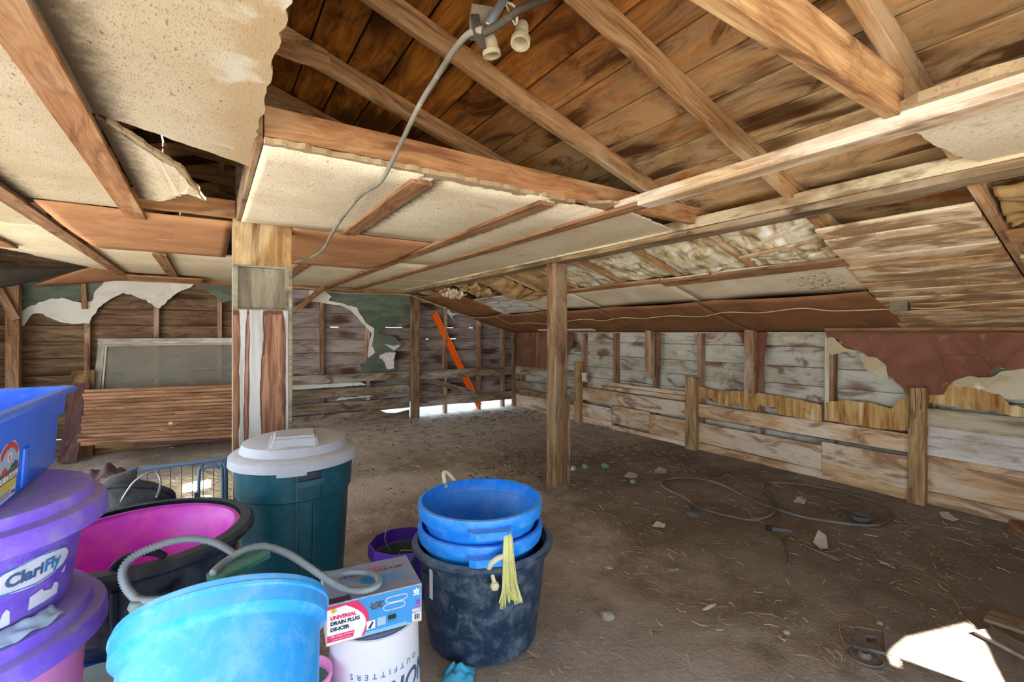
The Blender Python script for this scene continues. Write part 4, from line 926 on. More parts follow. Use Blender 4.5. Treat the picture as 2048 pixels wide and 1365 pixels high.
# ================================================================ CONTAINERS IN FRONT
def shell(prof_out, wall=.006, floor=True):
    """outer profile bottom->rim to a closed thin shell"""
    inn = [(max(r - wall, 0.001), z) for r, z in reversed(prof_out)]
    return [(0, prof_out[0][1])] + prof_out + inn[:-1] + [(max(prof_out[0][0] - wall, .001), prof_out[0][1] + wall), (0, prof_out[0][1] + wall)]

# trash can
C = Vector((.372, 2.605, 0)); t = thing('trash_can', C, 'tall dark teal trash can with a grey lid in front of the boxed column', 'trash can')
def ribs(a, z):
    return 1 + (.012 if (math.degrees(a) % 45) < 24 and z < .56 else 0)
lathe('body', [(0, 0), (.215, 0), (.225, .012), (.248, .40), (.256, .56), (.268, .57), (.275, .70), (.281, .705), (.281, .725), (.272, .725), (.21, .03), (0, .03)], M['teal'], t, at(C, math.radians(-95)), 96, sq=ribs, ang=22)
lidp = lathe('lid', [(0, .832), (.10, .831), (.20, .822), (.238, .808), (.252, .770), (.284, .762), (.297, .750), (.300, .712), (.295, .712), (.290, .742), (.24, .755), (0, .80)], M['lidgrey'], t, at(C), 72)
v = Vector((-C.x, -C.y, 0)).normalized(); sdv = Vector((-v.y, v.x, 0))
# raised grip on the lid
hm = frame(C + Vector((0, 0, .822)), (sdv), (-v))
bm = bmesh.new()
bot = [(-.125, -.225), (.105, -.225), (.105, .03), (-.125, .03)]; top = [(-.10, -.185), (.095, -.195), (.095, .01), (-.10, .01)]
vb = [bm.verts.new(hm @ Vector((p[0], p[1], -.03))) for p in bot]; vt = [bm.verts.new(hm @ Vector((p[0], p[1], .036))) for p in top]
bm.faces.new(vt); bm.faces.new(vb[::-1])
for i in range(4): bm.faces.new((vb[i], vb[(i + 1) % 4], vt[(i + 1) % 4], vt[i]))
bmesh.ops.bevel(bm, geom=bm.edges[:], offset=.012, segments=3, affect='EDGES')
autosmooth(from_bm('lid_grip', bm, M['lidgrey'], lidp), 50)
ftop = v * .318
def wrapbox(nm, a_c, a_w, r, z0, z1, th, m, parent, ctr):
    geos = []; n = 8; V2 = []; F2 = []
    for k in range(n + 1):
        a = a_c - a_w / 2 + a_w * k / n
        for (rr, z) in ((r, z0), (r, z1), (r + th, z1), (r + th, z0)): V2.append(ctr + Vector((rr * math.cos(a), rr * math.sin(a), z)))
    for k in range(n):
        for q in range(4): F2.append((k * 4 + q, k * 4 + (q + 1) % 4, (k + 1) * 4 + (q + 1) % 4, (k + 1) * 4 + q))
    F2.append((0, 1, 2, 3)); F2.append(tuple(n * 4 + q for q in (3, 2, 1, 0)))
    return mk(nm, V2, F2, m, parent)
fa = math.atan2(v.y, v.x)
wrapbox('lid_latch', fa - .05, .42, .293, .698, .752, .008, M['lidgrey'], lidp, C)
wrapbox('handle_recess', fa + .22, .40, .270, .645, .700, .006, M['black'], t, C)
hdl = wrapbox('handle', fa + .22, .44, .273, .640, .668, .020, M['teal'], t, C)
for q in (fa + .02, fa + .43): wrapbox('handle_bracket', q, .03, .269, .58, .70, .016, M['teal'], hdl, C)
wrapbox('rib', fa + .30, .025, .260, .12, .62, .006, M['teal'], t, C); wrapbox('rib', fa + .02, .025, .256, .12, .62, .006, M['teal'], t, C)

# black muck bucket
C = Vector((1.040, 1.845, 0)); t = thing('muck_bucket', C, 'large dusty black round tub holding two stacked blue buckets', 'tub')
MP = [(.225, 0), (.240, .012), (.250, .10), (.252, .13), (.258, .145), (.262, .20), (.264, .225), (.270, .24), (.283, .385), (.286, .395), (.300, .400), (.312, .408), (.316, .420), (.311, .432), (.298, .436)]
lathe('body', shell(MP, .010), M['muck'], t, at(C), 80)
wrapbox('label', math.atan2(-1.845 + .6, -1.04 - .1) - .62, .07, .281, .26, .38, .002, M['labelwhite'], t, C)
p = C + Vector((-.30, -.02, .40))
tube('rope_handle', spline([p + Vector((.0, .07, -.01)), p + Vector((-.025, .06, -.06)), p + Vector((-.03, .0, -.11)), p + Vector((-.02, -.03, -.10)), p + Vector((-.005, -.04, -.02))], 8), .010, M['rope_blk'], t, 8)
# two stacked blue buckets
def bluebucket(z, lab):
    Cb = Vector((1.035, 1.855, z)); t = thing('blue_bucket', Cb, lab, 'bucket', 'blue buckets stacked in the black tub')
    PB = [(.185, 0), (.195, .01), (.240, .235), (.262, .285), (.272, .288), (.276, .300), (.280, .338), (.277, .346), (.268, .347)]
    lathe('body', shell(PB, .006), M['aqua_in'], t, at(Cb), 80)
    ang = math.atan2(-1.855 - .1, -1.035 + .27)
    # cast handle lug
    q = frame(Cb + Vector((.285 * math.cos(ang), .285 * math.sin(ang), .275)), (-math.sin(ang), math.cos(ang), 0), (math.cos(ang), math.sin(ang), 0))
    lug = [(-.085, -.03), (.085, -.03), (.085, .015), (.06, .034), (-.06, .034), (-.085, .015)]
    plate('handle_lug', [q @ Vector((p[0], p[1], -.012)) for p in lug], .030, M['aqua_in'], t, direction=(0, 0, 1))
    return Cb, ang
b1, ang = bluebucket(.155, 'lower of two sky-blue buckets stacked in the dusty black tub')
b2, ang = bluebucket(.258, 'upper of two sky-blue buckets with a yellow rope tassel')
def bp_(al, r, z): return Vector((b2.x + r * math.cos(al), b2.y + r * math.sin(al), z))
t = thing('rope_tassel', bp_(ang + .1, .30, .50), 'pale yellow frayed rope hanging from the upper blue bucket', 'rope')
geos = []
for k in range(46):
    da = random.uniform(-.062, .062); r0 = .300 + random.uniform(0, .016)
    sw = random.uniform(-.05, .07)
    pts = [bp_(ang + .20 + da * .6, r0 - .01, .565), bp_(ang + .20 + da * .8, r0 + .012, .55), bp_(ang + .20 + da, r0 + .014, .50), bp_(ang + .205 + da * 1.3, r0 + .018, .43), bp_(ang + .215 + da * 1.6 + sw * .2, r0 + .02, .36 + random.uniform(-.01, .02)), bp_(ang + .235 + da * 2.4 + sw * .7, r0 + .02, .305 + random.uniform(-.025, .03))]
    geos.append(tube_geo(spline(pts, 5), .0042, 5, rad=lambda i: .0052 - .00010 * i))
V2, F2 = join_geo(geos); mk('strands', V2, F2, M['rope'], t, smooth=True)
tube('knot_strand', spline([bp_(ang + .16, .318, .48), bp_(ang + .06, .322, .475), bp_(ang - .02, .315, .45), bp_(ang - .03, .30, .425)], 6), .011, M['rope_dk'], t, 8)
lathe('knot', [(0, -.018), (.014, -.012), (.018, 0), (.012, .014), (0, .018)], M['rope_dk'], t, at(bp_(ang + .03, .328, .375)), 16)
tube('knot_strand', spline([bp_(ang - .0, .31, .42), bp_(ang + .02, .325, .395), bp_(ang + .05, .330, .36)], 6), .008, M['rope_dk'], t, 8)
A = math.atan2(.30, -.02)
t = tag(tube('rope_loop', spline([bp_(A + .10, .275, .58), bp_(A + .10, .29, .62), bp_(A + .06, .31, .645), bp_(A - .02, .31, .635), bp_(A - .10, .29, .60), bp_(A - .13, .28, .575)], 8), .010, M['rope_dk'], seg=8), 'short pale rope loop standing at the far rim of the blue buckets', 'rope', kind='thing')

# violet pail with green liner
C = Vector((.835, 2.31, 0)); t = thing('violet_pail', C, 'violet eight-sided pail with a wire handle behind the dusty black tub', 'pail')
lathe('body', shell([(.115, 0), (.120, .006), (.155, .215), (.168, .22), (.172, .232), (.170, .285), (.166, .288)], .006), M['purple_pail'], t, at(C, .3), 10, ang=20)
lathe('liner', [(0, .05), (.10, .05), (.138, .21), (.146, .215), (.142, .217), (.132, .21), (.09, .19), (0, .188)], M['dkgreen'], t, at(C), 40)
r_ = Vector((Cc, -S, 0)); f_ = Vector((S, Cc, 0))
tube('bail', spline([C + f_ * .02 - r_ * .07 + Vector((0, 0, .225)), C + f_ * .03 - r_ * .10 + Vector((0, 0, .30)), C + f_ * .09 - r_ * .05 + Vector((0, 0, .41)), C + f_ * .13 + r_ * .03 + Vector((0, 0, .43)), C + f_ * .15 + r_ * .10 + Vector((0, 0, .39))], 8), .003, M['steel'], t, 6)
tube('bail_hook', spline([C - f_ * .03 - r_ * .01 + Vector((0, 0, .225)), C - f_ * .02 - r_ * .005 + Vector((0, 0, .245)), C - f_ * .02 + r_ * .05 + Vector((0, 0, .245)), C - f_ * .01 + r_ * .10 + Vector((0, 0, .255))], 6), .003, M['steel'], t, 6)

# upside-down white bucket
C = Vector((.472, 1.575, 0)); t = thing('white_bucket', C, 'white printed bucket turned upside down under the de-icer box', 'bucket')
lathe('body', [(.155, 0), (.158, .005), (.158, .03), (.152, .035), (.142, .375), (.139, .395), (.134, .398), (.125, .392), (0, .392)], M['white_bucket'], t, at(C), 72)
lathe('base_disc', [(0, .3935), (.124, .3935), (.124, .396), (0, .396)], M['card'], t, at(C), 48)
ba = math.atan2(-C.y, -C.x)
def onbucket(vs, ctr, z, r, slope):
    """lettering wrapped round the bucket, upside down as the bucket is"""
    out = []
    for q in vs:
        xx, yy = -q.x, -q.y
        zz = z + yy; rr = r(zz) + .0008 + q.z
        aa = ctr + (xx) / rr
        zz2 = zz + slope * xx
        out.append(C + Vector((rr * math.cos(aa), rr * math.sin(aa), zz2)))
    return out
rb = lambda z: .152 - (.010 * (z - .035) / .34)
vs, fs = text_mesh('NORTON', .085, shear=.2, bold=.002, spacing=1.0); mk('lettering', onbucket(vs, ba + .34, .232, rb, .0), fs, M['slate'], t)
vs, fs = text_mesh('OUTFITTERS', .024, spacing=1.9); mk('lettering', onbucket(vs, ba + .26, .292, rb, .0), fs, M['slate'], t)

# de-icer box
BLc = Vector((.298, 1.490, .399)); ux = Vector((.292, -.035, 0)).normalized(); uy = Vector((.035, .292, 0)).normalized(); uz = Vector((0, 0, 1))
Wd, Dp, Ht = .294, .220, .124
t = thing('deicer_box', BLc + ux * Wd / 2 + uy * Dp / 2, 'blue and white printed de-icer carton on the upside-down bucket', 'box')
bm = bmesh.new()
for dz in (0, Ht):
    for (a_, b_) in ((0, 0), (Wd, 0), (Wd, Dp), (0, Dp)): bm.verts.new(BLc + ux * a_ + uy * b_ + uz * dz)
bm.verts.ensure_lookup_table(); q = bm.verts
for f in ((0, 3, 2, 1), (4, 5, 6, 7), (0, 1, 5, 4), (1, 2, 6, 5), (2, 3, 7, 6), (3, 0, 4, 7)): bm.faces.new([q[i] for i in f])
bmesh.ops.bevel(bm, geom=bm.edges[:], offset=.0015, segments=1, affect='EDGES')
from_bm('carton', bm, M['cardside'], t)
FM = lambda lift: frame(BLc - uy * lift, ux, uz)                      # front face: x right, y up
TM = lambda lift: frame(BLc + uz * (Ht + lift), ux, uy)               # top face
pf = flat('front_print', rect2(.004, .006, Wd - .003, Ht - .002), FM(.0004), .0003, M['bluep'], t)
flat('print_band', [(.10, .004), (Wd - .05, .004), (Wd - .05, .014), (.095, .014)], FM(.0009), .0003, M['cyanp'], pf)
sw = [(.003, .004)] + [(.110 - .0 + .018 * math.sin(k / 10 * math.pi) - .02 * (k / 10) ** 3, .006 + (Ht - .010) * k / 10) for k in range(11)] + [(.003, Ht - .004)]
flat('print_swoosh', sw, FM(.0012), .0003, M['red'], pf)
sw = [(.003, .004)] + [(.102 + .018 * math.sin(k / 10 * math.pi) - .045 * (k / 10) ** 3, .006 + (Ht - .016) * k / 10) for k in range(11)] + [(.003, Ht - .014)]
flat('print_panel', sw, FM(.0016), .0003, M['white'], pf)
flat('print_bar', [(.003, .012), (.078, .012), (.082, .032), (.003, .032)], FM(.0020), .0003, M['red'], pf)
def ft(s, x, y, sz, m, lift=.0021, **k): text('lettering', s, sz, M[m], pf, frame(BLc - uy * lift + ux * x + uz * y, ux, uz), align='LEFT', extrude=.0002, **k)
ft('UNIVERSAL', .012, .083, .0148, 'red', bold=.0009); ft('DRAIN PLUG', .012, .066, .0148, 'navy', bold=.0009); ft('DE-ICER', .012, .048, .0148, 'navy', bold=.0009)
ft('1000 Watts of Power', .010, .0265, .0078, 'white', .0025); ft('Models 1000 PV 120 Amps', .018, .0175, .0050, 'white', .0025)
flat('print_seal', disc2(.022, .105, .009, .007), FM(.0020), .0003, M['yellow'], pf); ft('5', .019, .105, .008, 'navy', .0025)
for k in range(3): flat('print_photo', rect2(.118 + .033 * k, .020 + .003 * k, .144 + .033 * k, .046 + .003 * k), FM(.0013), .0003, M['white' if k == 0 else 'skyp' if k == 1 else 'teal_print'], pf)
flat('print_photo', [(.122, .024), (.130, .022), (.140, .040), (.136, .043)], FM(.0017), .0003, M['blackp'], pf); flat('print_photo', rect2(.184, .034, .210, .048), FM(.0017), .0003, M['dkgreen'], pf)
def loopprint(cx, cy, rx, ry, nm, lift=.0022):
    pts = []
    for k in range(25):
        a_ = 2 * math.pi * k / 24; c_, s_ = math.cos(a_), math.sin(a_)
        pts.append(FM(lift) @ Vector((cx + rx * (abs(c_) ** .4) * (1 if c_ > 0 else -1), cy + ry * (abs(s_) ** .8) * (1 if s_ > 0 else -1), 0)))
    tube(nm, pts, .0016, M['labelwhite'], pf, 6)
loopprint(.212, .097, .034, .009, 'print_element'); loopprint(.204, .075, .034, .010, 'print_element')
for k in range(6):
    pts = [FM(.0020) @ Vector((.150 + .020 * math.cos(k * 1.3 + j * 1.1) * (.5 + .1 * j), .090 + .010 * math.sin(k * 2.1 + j * 1.4), 0)) for j in range(7)]
    tube('print_chain', spline(pts, 3), .0014, M['greyp'] if k % 2 else M['navy'], pf, 5)
flat('print_barcode', rect2(.262, .008, .291, .034), FM(.0020), .0003, M['white'], pf)
for k in range(9): flat('print_barcode_line', rect2(.268 + .0021 * k, .012, .2690 + .0021 * k + .0004 * (k % 3), .030), FM(.0024), .0002, M['blackp'], pf)
flat('print_crest', [(.268, .098), (.283, .098), (.286, .112), (.280, .108), (.2755, .116), (.271, .108), (.265, .112)], FM(.0020), .0003, M['white'], pf); ft('1', .2735, .103, .010, 'navy', .0026)
flat('print_crest', [(.264, .092), (.287, .092), (.284, .096), (.267, .096)], FM(.0020), .0003, M['white'], pf)
flat('print_badge', rect2(.276, .060, .287, .074), FM(.0020), .0003, M['purple_pail'], pf); flat('print_badge', disc2(.2815, .067, .004, .005, 16), FM(.0024), .0002, M['red'], pf)
for k in range(4): flat('print_line', rect2(.262, .037 + .0042 * k, .289, .0395 + .0042 * k), FM(.0020), .0002, M['white' if k < 3 else 'red'], pf)
pt_ = flat('top_print', rect2(.003, .003, Wd - .003, Dp - .003), TM(.0004), .0003, M['card'], t)
flat('top_band', [(.003, .135), (Wd - .003, .135), (Wd - .003, .175), (.003, .175)], TM(.0008), .0003, M['greyp'], pt_)
flat('top_swoosh', [(.003, .003), (.075, .003), (.072, .034), (.003, .034)], TM(.0008), .0003, M['rag'], pt_)
flat('top_disc', disc2(.155, .095, .042, .028), TM(.0008), .0003, M['bluep'], pt_)
def tt(s, x, y, sz, m): text('lettering', s, sz, M[m], pt_, frame(BLc + uz * (Ht + .0013) + ux * x + uy * y, ux, uy), align='LEFT', extrude=.0002, bold=.0004)
tt('UNIVERSAL', .105, .166, .022, 'red'); tt('DRAIN PLUG DE-ICER', .05, .146, .022, 'navy')
for k in range(7): flat('top_line', rect2(.175, .060 + .009 * k, .175 + .070 + .01 * ((k * 5) % 3), .063 + .009 * k), TM(.0008), .0002, M['bluep'], pt_)
flat('top_crest', disc2(.268, .155, .010, .008, 12), TM(.0012), .0002, M['labelgrey'], pt_); flat('top_badge', rect2(.255, .020, .285, .030), TM(.0008), .0002, M['purple'], pt_)

# purple lidded tubs at the left edge of the stack
SC = Vector((-.500, 1.545, 0))
def lidded(zb, zt_, lab, body, cat='tub', offs=(0, 0), rl=.262):
    Cs = SC + Vector((offs[0], offs[1], zb)); h = zt_ - zb
    t = thing('lidded_tub', Cs, lab, cat, 'stacked lidded tubs')
    lathe('body', [(0, 0), (.205, 0), (.215, .01), (.246, h - .05), (.250, h - .05), (.243, h - .045), (0, h - .045)], body, t, at(Cs), 64)
    lathe('lid', [(0, h), (rl - .045, h), (rl - .030, h - .006), (rl - .026, h - .030), (rl - .004, h - .036), (rl, h - .045), (rl + .002, h - .078), (rl - .004, h - .082), (.243, h - .078), (.2, h - .045), (0, h - .04)], M['purple'], t, at(Cs), 72)
    return t, Cs, h
t2, C2, h2 = lidded(0, .717, 'pink tub with a dusty purple lid at the bottom of the tub stack', M['pink'], rl=.285)
t1, C1, h1 = lidded(.717, .982, 'purple labelled tub with a purple lid under the blue tote', M['purple_body'], offs=(.0, .0), rl=.285)
va = math.atan2(-C1.y, -C1.x)
def onlid(pts2, lift, nm, m, par, Cx, z):   # flat things on the lid top
    plate(nm, [Vector((Cx.x + p[0], Cx.y + p[1], z + lift)) for p in pts2], .0005, m, par, direction=(0, 0, 1))
arc = [(.165 * math.cos(a_), .165 * math.sin(a_)) for a_ in [(-2.2 + 2.75 * k / 20) for k in range(21)]]; arc += [(.135 * math.cos(a_), .135 * math.sin(a_)) for a_ in [(.55 - 2.75 * k / 20) for k in range(21)]]
onlid(arc, .0004, 'lid_print_ring', M['labelgrey'], t1, C1, .982); onlid(disc2(0, 0, .13, .13), .0004, 'lid_print', M['card'], t1, C1, .982)
rtub = lambda z: .215 + .031 * (z - .01) / (h1 - .06)
def ontub(vs, ca, z0, tilt=0.0):
    out = []
    for q in vs:
        zz = z0 + q.y + tilt * q.x; rr = rtub(zz) + .0012 + q.z; aa = ca + q.x / rr
        out.append(C1 + Vector((rr * math.cos(aa), rr * math.sin(aa), zz)))
    return out
def tubpatch(nm, pts2, ca, z0, m, lift=0.0, par=None):
    bm = bmesh.new(); f = bm.faces.new([bm.verts.new((p[0], p[1], lift)) for p in pts2])
    bmesh.ops.triangulate(bm, faces=[f]); bmesh.ops.subdivide_edges(bm, edges=bm.edges[:], cuts=3, use_grid_fill=True)
    V3 = [v_.co.copy() for v_ in bm.verts]; bm.verts.index_update(); F3 = [tuple(v_.index for v_ in f_.verts) for f_ in bm.faces]; bm.free()
    return mk(nm, ontub(V3, ca, z0), F3, m, par or t1)
LA = va + .64
lb = tubpatch('label', disc2(0, 0, .082, .032, 40), LA, .118, M['labelwhite'])
tubpatch('label_rule', [(-.08, .020), (0, .030), (.07, .020), (.07, .0225), (0, .0325), (-.08, .0225)], LA, .118, M['teal_print'], .0012, lb); tubpatch('label_rule', [(-.07, -.020), (0, -.028), (.08, -.018), (.08, -.0205), (0, -.0305), (-.07, -.0225)], LA, .118, M['teal_print'], .0012, lb)
vs, fs = text_mesh('Clari', .036, bold=.0012, align='RIGHT'); mk('lettering', ontub([q + Vector((.012, 0, .0014)) for q in vs], LA, .118), fs, M['slate'], lb)
vs, fs = text_mesh('Fly', .036, bold=.0012, align='LEFT'); mk('lettering', ontub([q + Vector((.013, 0, .0014)) for q in vs], LA, .118), fs, M['teal_print'], lb)
tubpatch('torn_sticker', [(-.02, -.02), (.05, -.02), (.05, .004), (.036, .012), (.03, .0), (.01, .006), (.005, .014), (-.02, .008)], LA + .05, .055, M['labelwhite'], .0005); tubpatch('torn_sticker', [(-.012, -.02), (.008, -.02), (.006, .008), (.0, .016), (-.006, .008)], LA - .22, .045, M['labelwhite'], .0005)
tubpatch('torn_sticker', [(.0, -.006), (.014, -.008), (.016, .008)], LA + .28, .085, M['labelwhite'], .0005)
# a crumpled feed bag squeezed between the two tubs
tag(sheet('plastic_bag', lambda u, v: Vector((C2.x + (.225 + .03 * v + .006 * noise.noise((u * 9, v * 3, 1))) * math.cos(va - .5 + 1.3 * u), C2.y + (.225 + .03 * v) * math.sin(va - .5 + 1.3 * u), .719 + .020 * (1 - v) + .010 * noise.noise((u * 12, v * 2, 5)))), 40, 5, M['skyp'], None, .001), 'crumpled pale blue plastic squeezed under the labelled purple tub', 'plastic bag', kind='thing')

# blue tote
z0 = .983
t = thing('blue_tote', (-.60, 1.66, z0), 'bright blue rectangular tote box on top of the purple lidded tubs', 'tote')
def rr_loop(x0, x1, y0, y1, z, r=.02, n=5):
    out = []
    for (cx, cy, a0) in ((x1 - r, y1 - r, 0), (x0 + r, y1 - r, 90), (x0 + r, y0 + r, 180), (x1 - r, y0 + r, 270)):
        for k in range(n + 1):
            a_ = math.radians(a0 + 90 * k / n); out.append(Vector((cx + r * math.cos(a_), cy + r * math.sin(a_), z)))
    return out
def tote_mesh(nm, loops, m, par):
    bm = bmesh.new(); L = [[bm.verts.new(p) for p in lp] for lp in loops]; n = len(L[0])
    for i in range(len(L) - 1):
        for k in range(n): bm.faces.new((L[i][k], L[i][(k + 1) % n], L[i + 1][(k + 1) % n], L[i + 1][k]))
    bm.faces.new(L[0][::-1]); bm.faces.new(L[-1]); o = from_bm(nm, bm, m, par); autosmooth(o, 30); return o
tx0, tx1, ty0, ty1 = -.80, -.362, 1.22, 1.815
def tl(g, z, r=.025): return rr_loop(tx0 - g, tx1 + g, ty0 - g, ty1 + g, z0 + z, r)
tote_mesh('body', [tl(-.004, 0), tl(.001, .008), tl(.008, .138), tl(.018, .140), tl(.022, .195), tl(.038, .198), tl(.042, .206), tl(.037, .213), tl(.022, .214), tl(.013, .206), tl(.006, .14), tl(-.010, .010)], M['tote'], t)
# printed oval label on the long side facing the aisle
def sidep(yy, zz, lift=.0): return Vector((tx1 + .001 + .007 * (zz - .008) / .130 + .0010 + lift, yy, z0 + zz))
lblc = on_x(8, 915, tx1)
ly = lblc.y
def slabel(nm, pts2, lift, m, par=None): return plate(nm, [sidep(ly + p[0], .072 + p[1], lift) for p in pts2], .0004, m, par or sl_, direction=(1, 0, .15))
sl_ = None
sl_ = slabel('label', disc2(0, .015, .066, .052) , 0, M['labelwhite'], t); slabel('label_foot', [(-.06, .0), (.06, .0), (.055, -.060), (-.055, -.060)], 0.0001, M['labelwhite'])
slabel('label_sky', [p for p in disc2(0, .012, .058, .042) if p[1] > .0] , .0008, M['skyp']); slabel('label_field', [(-.058, .004), (.058, .004), (.055, -.022), (-.055, -.022)], .0009, M['field']); slabel('label_grass', [(-.055, -.022), (.055, -.022), (.052, -.038), (-.052, -.038)], .0009, M['yellow'])
slabel('label_banner', [(.058 * math.cos(math.pi * k / 12) * .95, .028 + .034 * math.sin(math.pi * k / 12)) for k in range(1, 12)] + [(.044 * math.cos(math.pi * k / 12), .024 + .026 * math.sin(math.pi * k / 12)) for k in range(11, 0, -1)], .0012, M['redlbl'])
slabel('label_emblem', disc2(.0, .030, .013, .011, 20), .0014, M['white']); slabel('label_emblem', [(-.003, .023), (.001, .023), (.003, .036), (-.006, .034)], .0018, M['redlbl'])
slabel('label_barn', [(-.040, .0), (-.012, .0), (-.012, .008), (-.026, .014), (-.040, .008)], .0013, M['redlbl'])
slabel('label_trees', [(.008, .004), (.055, .004), (.054, .016), (.046, .010), (.038, .018), (.028, .010), (.02, .014), (.012, .008)], .0013, M['dkgreen'])
LMf = frame(sidep(ly, .072 - .014, .0016), (0, 1, 0), (.155, 0, 1))
text('lettering', 'DURATOTE', .0225, M['white'], sl_, LMf, bold=.0006, extrude=.0002)
for k in range(4): slabel('label_line', rect2(-.045, -.043 - .004 * k, .02 - .01 * (k % 2), -.0415 - .004 * k), .0009, M['greyp'])
slabel('label_mark', rect2(.028, -.054, .05, -.048), .0009, M['purple_pail'])
for yy in (ly + .115, ly - .115): 
    tote_mesh('side_groove', [rr_loop(tx1 - .008, tx1 + .005, yy - .018, yy + .018, z0 + .012, .004, 2), rr_loop(tx1 - .008, tx1 + .0105, yy - .018, yy + .018, z0 + .10, .004, 2)], M['tote'], t)

# black rubber tub lined with a magenta tub, on a low blue tub
C = Vector((-.205, 2.150, 0))
zb = .345
sb = thing('low_blue_tub', C + Vector((.02, -.12, 0)), 'low blue tub on the floor beneath the black rope-handled tub', 'tub')
lathe('body', [(0, 0), (.26, 0), (.27, .02), (.28, .32), (.29, .325), (.29, .342), (.275, .343), (.25, .33), (0, .33)], M['tote'], sb, at(C + Vector((.02, -.12, 0))), 64)
t = thing('black_tub', C + Vector((0, 0, zb)), 'wide black rubber tub with a rope handle and thick rolled rim', 'tub')
BT = [(.265, 0), (.28, .006), (.287, .05), (.283, .058), (.308, .235), (.315, .240), (.347, .248), (.360, .262), (.360, .276), (.347, .288), (.326, .290)]
lathe('body', shell(BT, .014), M['black'], t, at(C + Vector((0, 0, zb))), 88)
def rim(a_, r, z): return C + Vector((r * math.cos(a_), r * math.sin(a_), z))
ca = math.atan2(-C.y, -C.x + .02)
tube('rope_handle', spline([rim(ca - .22, .325, zb + .295), rim(ca - .15, .30, zb + .31), rim(ca - .02, .30, zb + .318), rim(ca + .10, .315, zb + .315), rim(ca + .17, .335, zb + .30)], 8), .011, M['rope_blk'], t, 8)
tube('rope_handle', spline([rim(ca - .20, .325, zb + .225), rim(ca - .20, .33, zb + .17), rim(ca - .20, .315, zb + .10)], 8), .010, M['rope_blk'], t, 8)
tube('rope_handle', spline([rim(ca + .30, .317, zb + .20), rim(ca + .22, .333, zb + .175), rim(ca + .14, .331, zb + .19)], 8), .010, M['rope_blk'], t, 8)
t = thing('magenta_tub', C + Vector((0, 0, zb + .02)), 'bright magenta tub nested inside the wide black rubber tub', 'tub')
lathe('body', shell([(.235, .02), (.245, .03), (.286, .235), (.297, .250), (.311, .270), (.310, .276), (.300, .277)], .008), M['magenta'], t, at(C + Vector((0, 0, zb))), 80)

# grey green lid on the floor stack
Cg = on_d(178, 1368, 1.32); t = thing('grey_green_lid', Cg, 'dusty grey-green round lid between pink and blue tubs', 'lid')
lathe('disc', [(0, .0), (.095, -.002), (.105, -.010), (.107, -.024), (.10, -.024), (0, -.010)], M['greygreen'], t, at(Cg), 48)

# sky blue flat-backed tub tipped over in front
dirn = (f_ * .70 + Vector((0, 0, .70)) - r_ * .34).normalized()
RC = on_d(458, 1232, 1.03)
t = thing('tipped_blue_tub', RC, 'sky-blue tub tipped away in the foreground beside the de-icer box', 'tub')
Z_ = dirn; X_ = r_ - Z_ * r_.dot(Z_); X_.normalize(); Y_ = Z_.cross(X_)
TM_ = Matrix(((X_.x, Y_.x, Z_.x, 0), (X_.y, Y_.y, Z_.y, 0), (X_.z, Y_.z, Z_.z, 0), (0, 0, 0, 1))); TM_.translation = RC
lathe('body', shell([(.155, -.36), (.165, -.35), (.182, -.075), (.1835, -.070), (.190, -.062), (.198, -.055), (.202, -.012), (.200, -.004), (.193, 0)], .007), M['aqua'], t, TM_, 96, ang=25)
lathe('rim_bead', [(.199, -.028), (.2040, -.024), (.2040, -.018), (.199, -.016)], M['aqua'], t, TM_, 96)
def tp(a_, r, z): return TM_ @ Vector((r * math.cos(a_), r * math.sin(a_), z))
tube('bail', spline([tp(2.75, .198, .002), tp(2.6, .201, .012), tp(2.45, .198, .010), tp(2.3, .198, .012), tp(2.1, .202, .016), tp(1.9, .202, .010)], 8), .003, M['rust'], t, 6)
tube('bail_hook', spline([tp(2.05, .201, .01), tp(2.0, .211, .02), tp(1.95, .204, .024), tp(2.02, .198, .018)], 6), .0022, M['steel'], t, 6)

# green plate and conduit of the de-icer
A, B = on_d(425, 1160, 1.16), on_d(528, 1106, 1.28)
t = thing('green_plate', (A + B) / 2, 'long green plastic plate lying across the tipped tub rim', 'plate')
board('slab', A, B, .055, .020, (0, 0, 1), M['greenplate'], t, ch=.004, rough=.001)
a = on_d(277, 1212, 1.10); t = thing('green_float', a, 'small grey-green float peeking over the tipped tub rim', 'float')
lathe('body', [(0, -.014), (.016, -.012), (.021, 0), (.016, .012), (0, .014)], M['greygreen'], t, at(a), 24)
cp = [on_d(452, 1186, 1.08), on_d(300, 1203, 1.10), on_d(262, 1188, 1.11), on_d(245, 1150, 1.13), on_d(262, 1118, 1.16), on_d(310, 1094, 1.20), on_d(368, 1079, 1.24), on_d(420, 1083, 1.27), on_d(462, 1104, 1.28), on_d(490, 1128, 1.27)]
cp2 = [on_d(425, 1148, 1.16), on_d(455, 1122, 1.22), on_d(492, 1100, 1.25), on_d(530, 1094, 1.28), on_d(575, 1108, 1.32), on_d(615, 1133, 1.36), on_d(655, 1160, 1.40), on_z(690, 1178, .545), on_z(728, 1182, .545), on_z(756, 1170, .545), on_z(752, 1152, .545), on_z(722, 1145, .545), on_z(680, 1147, .55), on_d(640, 1152, 1.46)]
def dense(pts, step=.0035):
    pts = spline(pts, 24); out = [pts[0]]; acc = 0
    for i in range(1, len(pts)):
        seg = pts[i] - pts[i - 1]; L = seg.length; d = step - acc
        while d <= L: out.append(pts[i - 1] + seg * (d / L)); d += step
        acc = L - (d - step)
    return out
t = thing('flexible_conduit', cp2[0], 'ribbed grey conduit looping over the tubs and the de-icer box', 'conduit')
for c_ in (cp, cp2):
    P_ = dense(c_); tube('hose', P_, .010, M['conduit'], t, 10, rad=lambda i: .0108 if i % 2 else .0075)

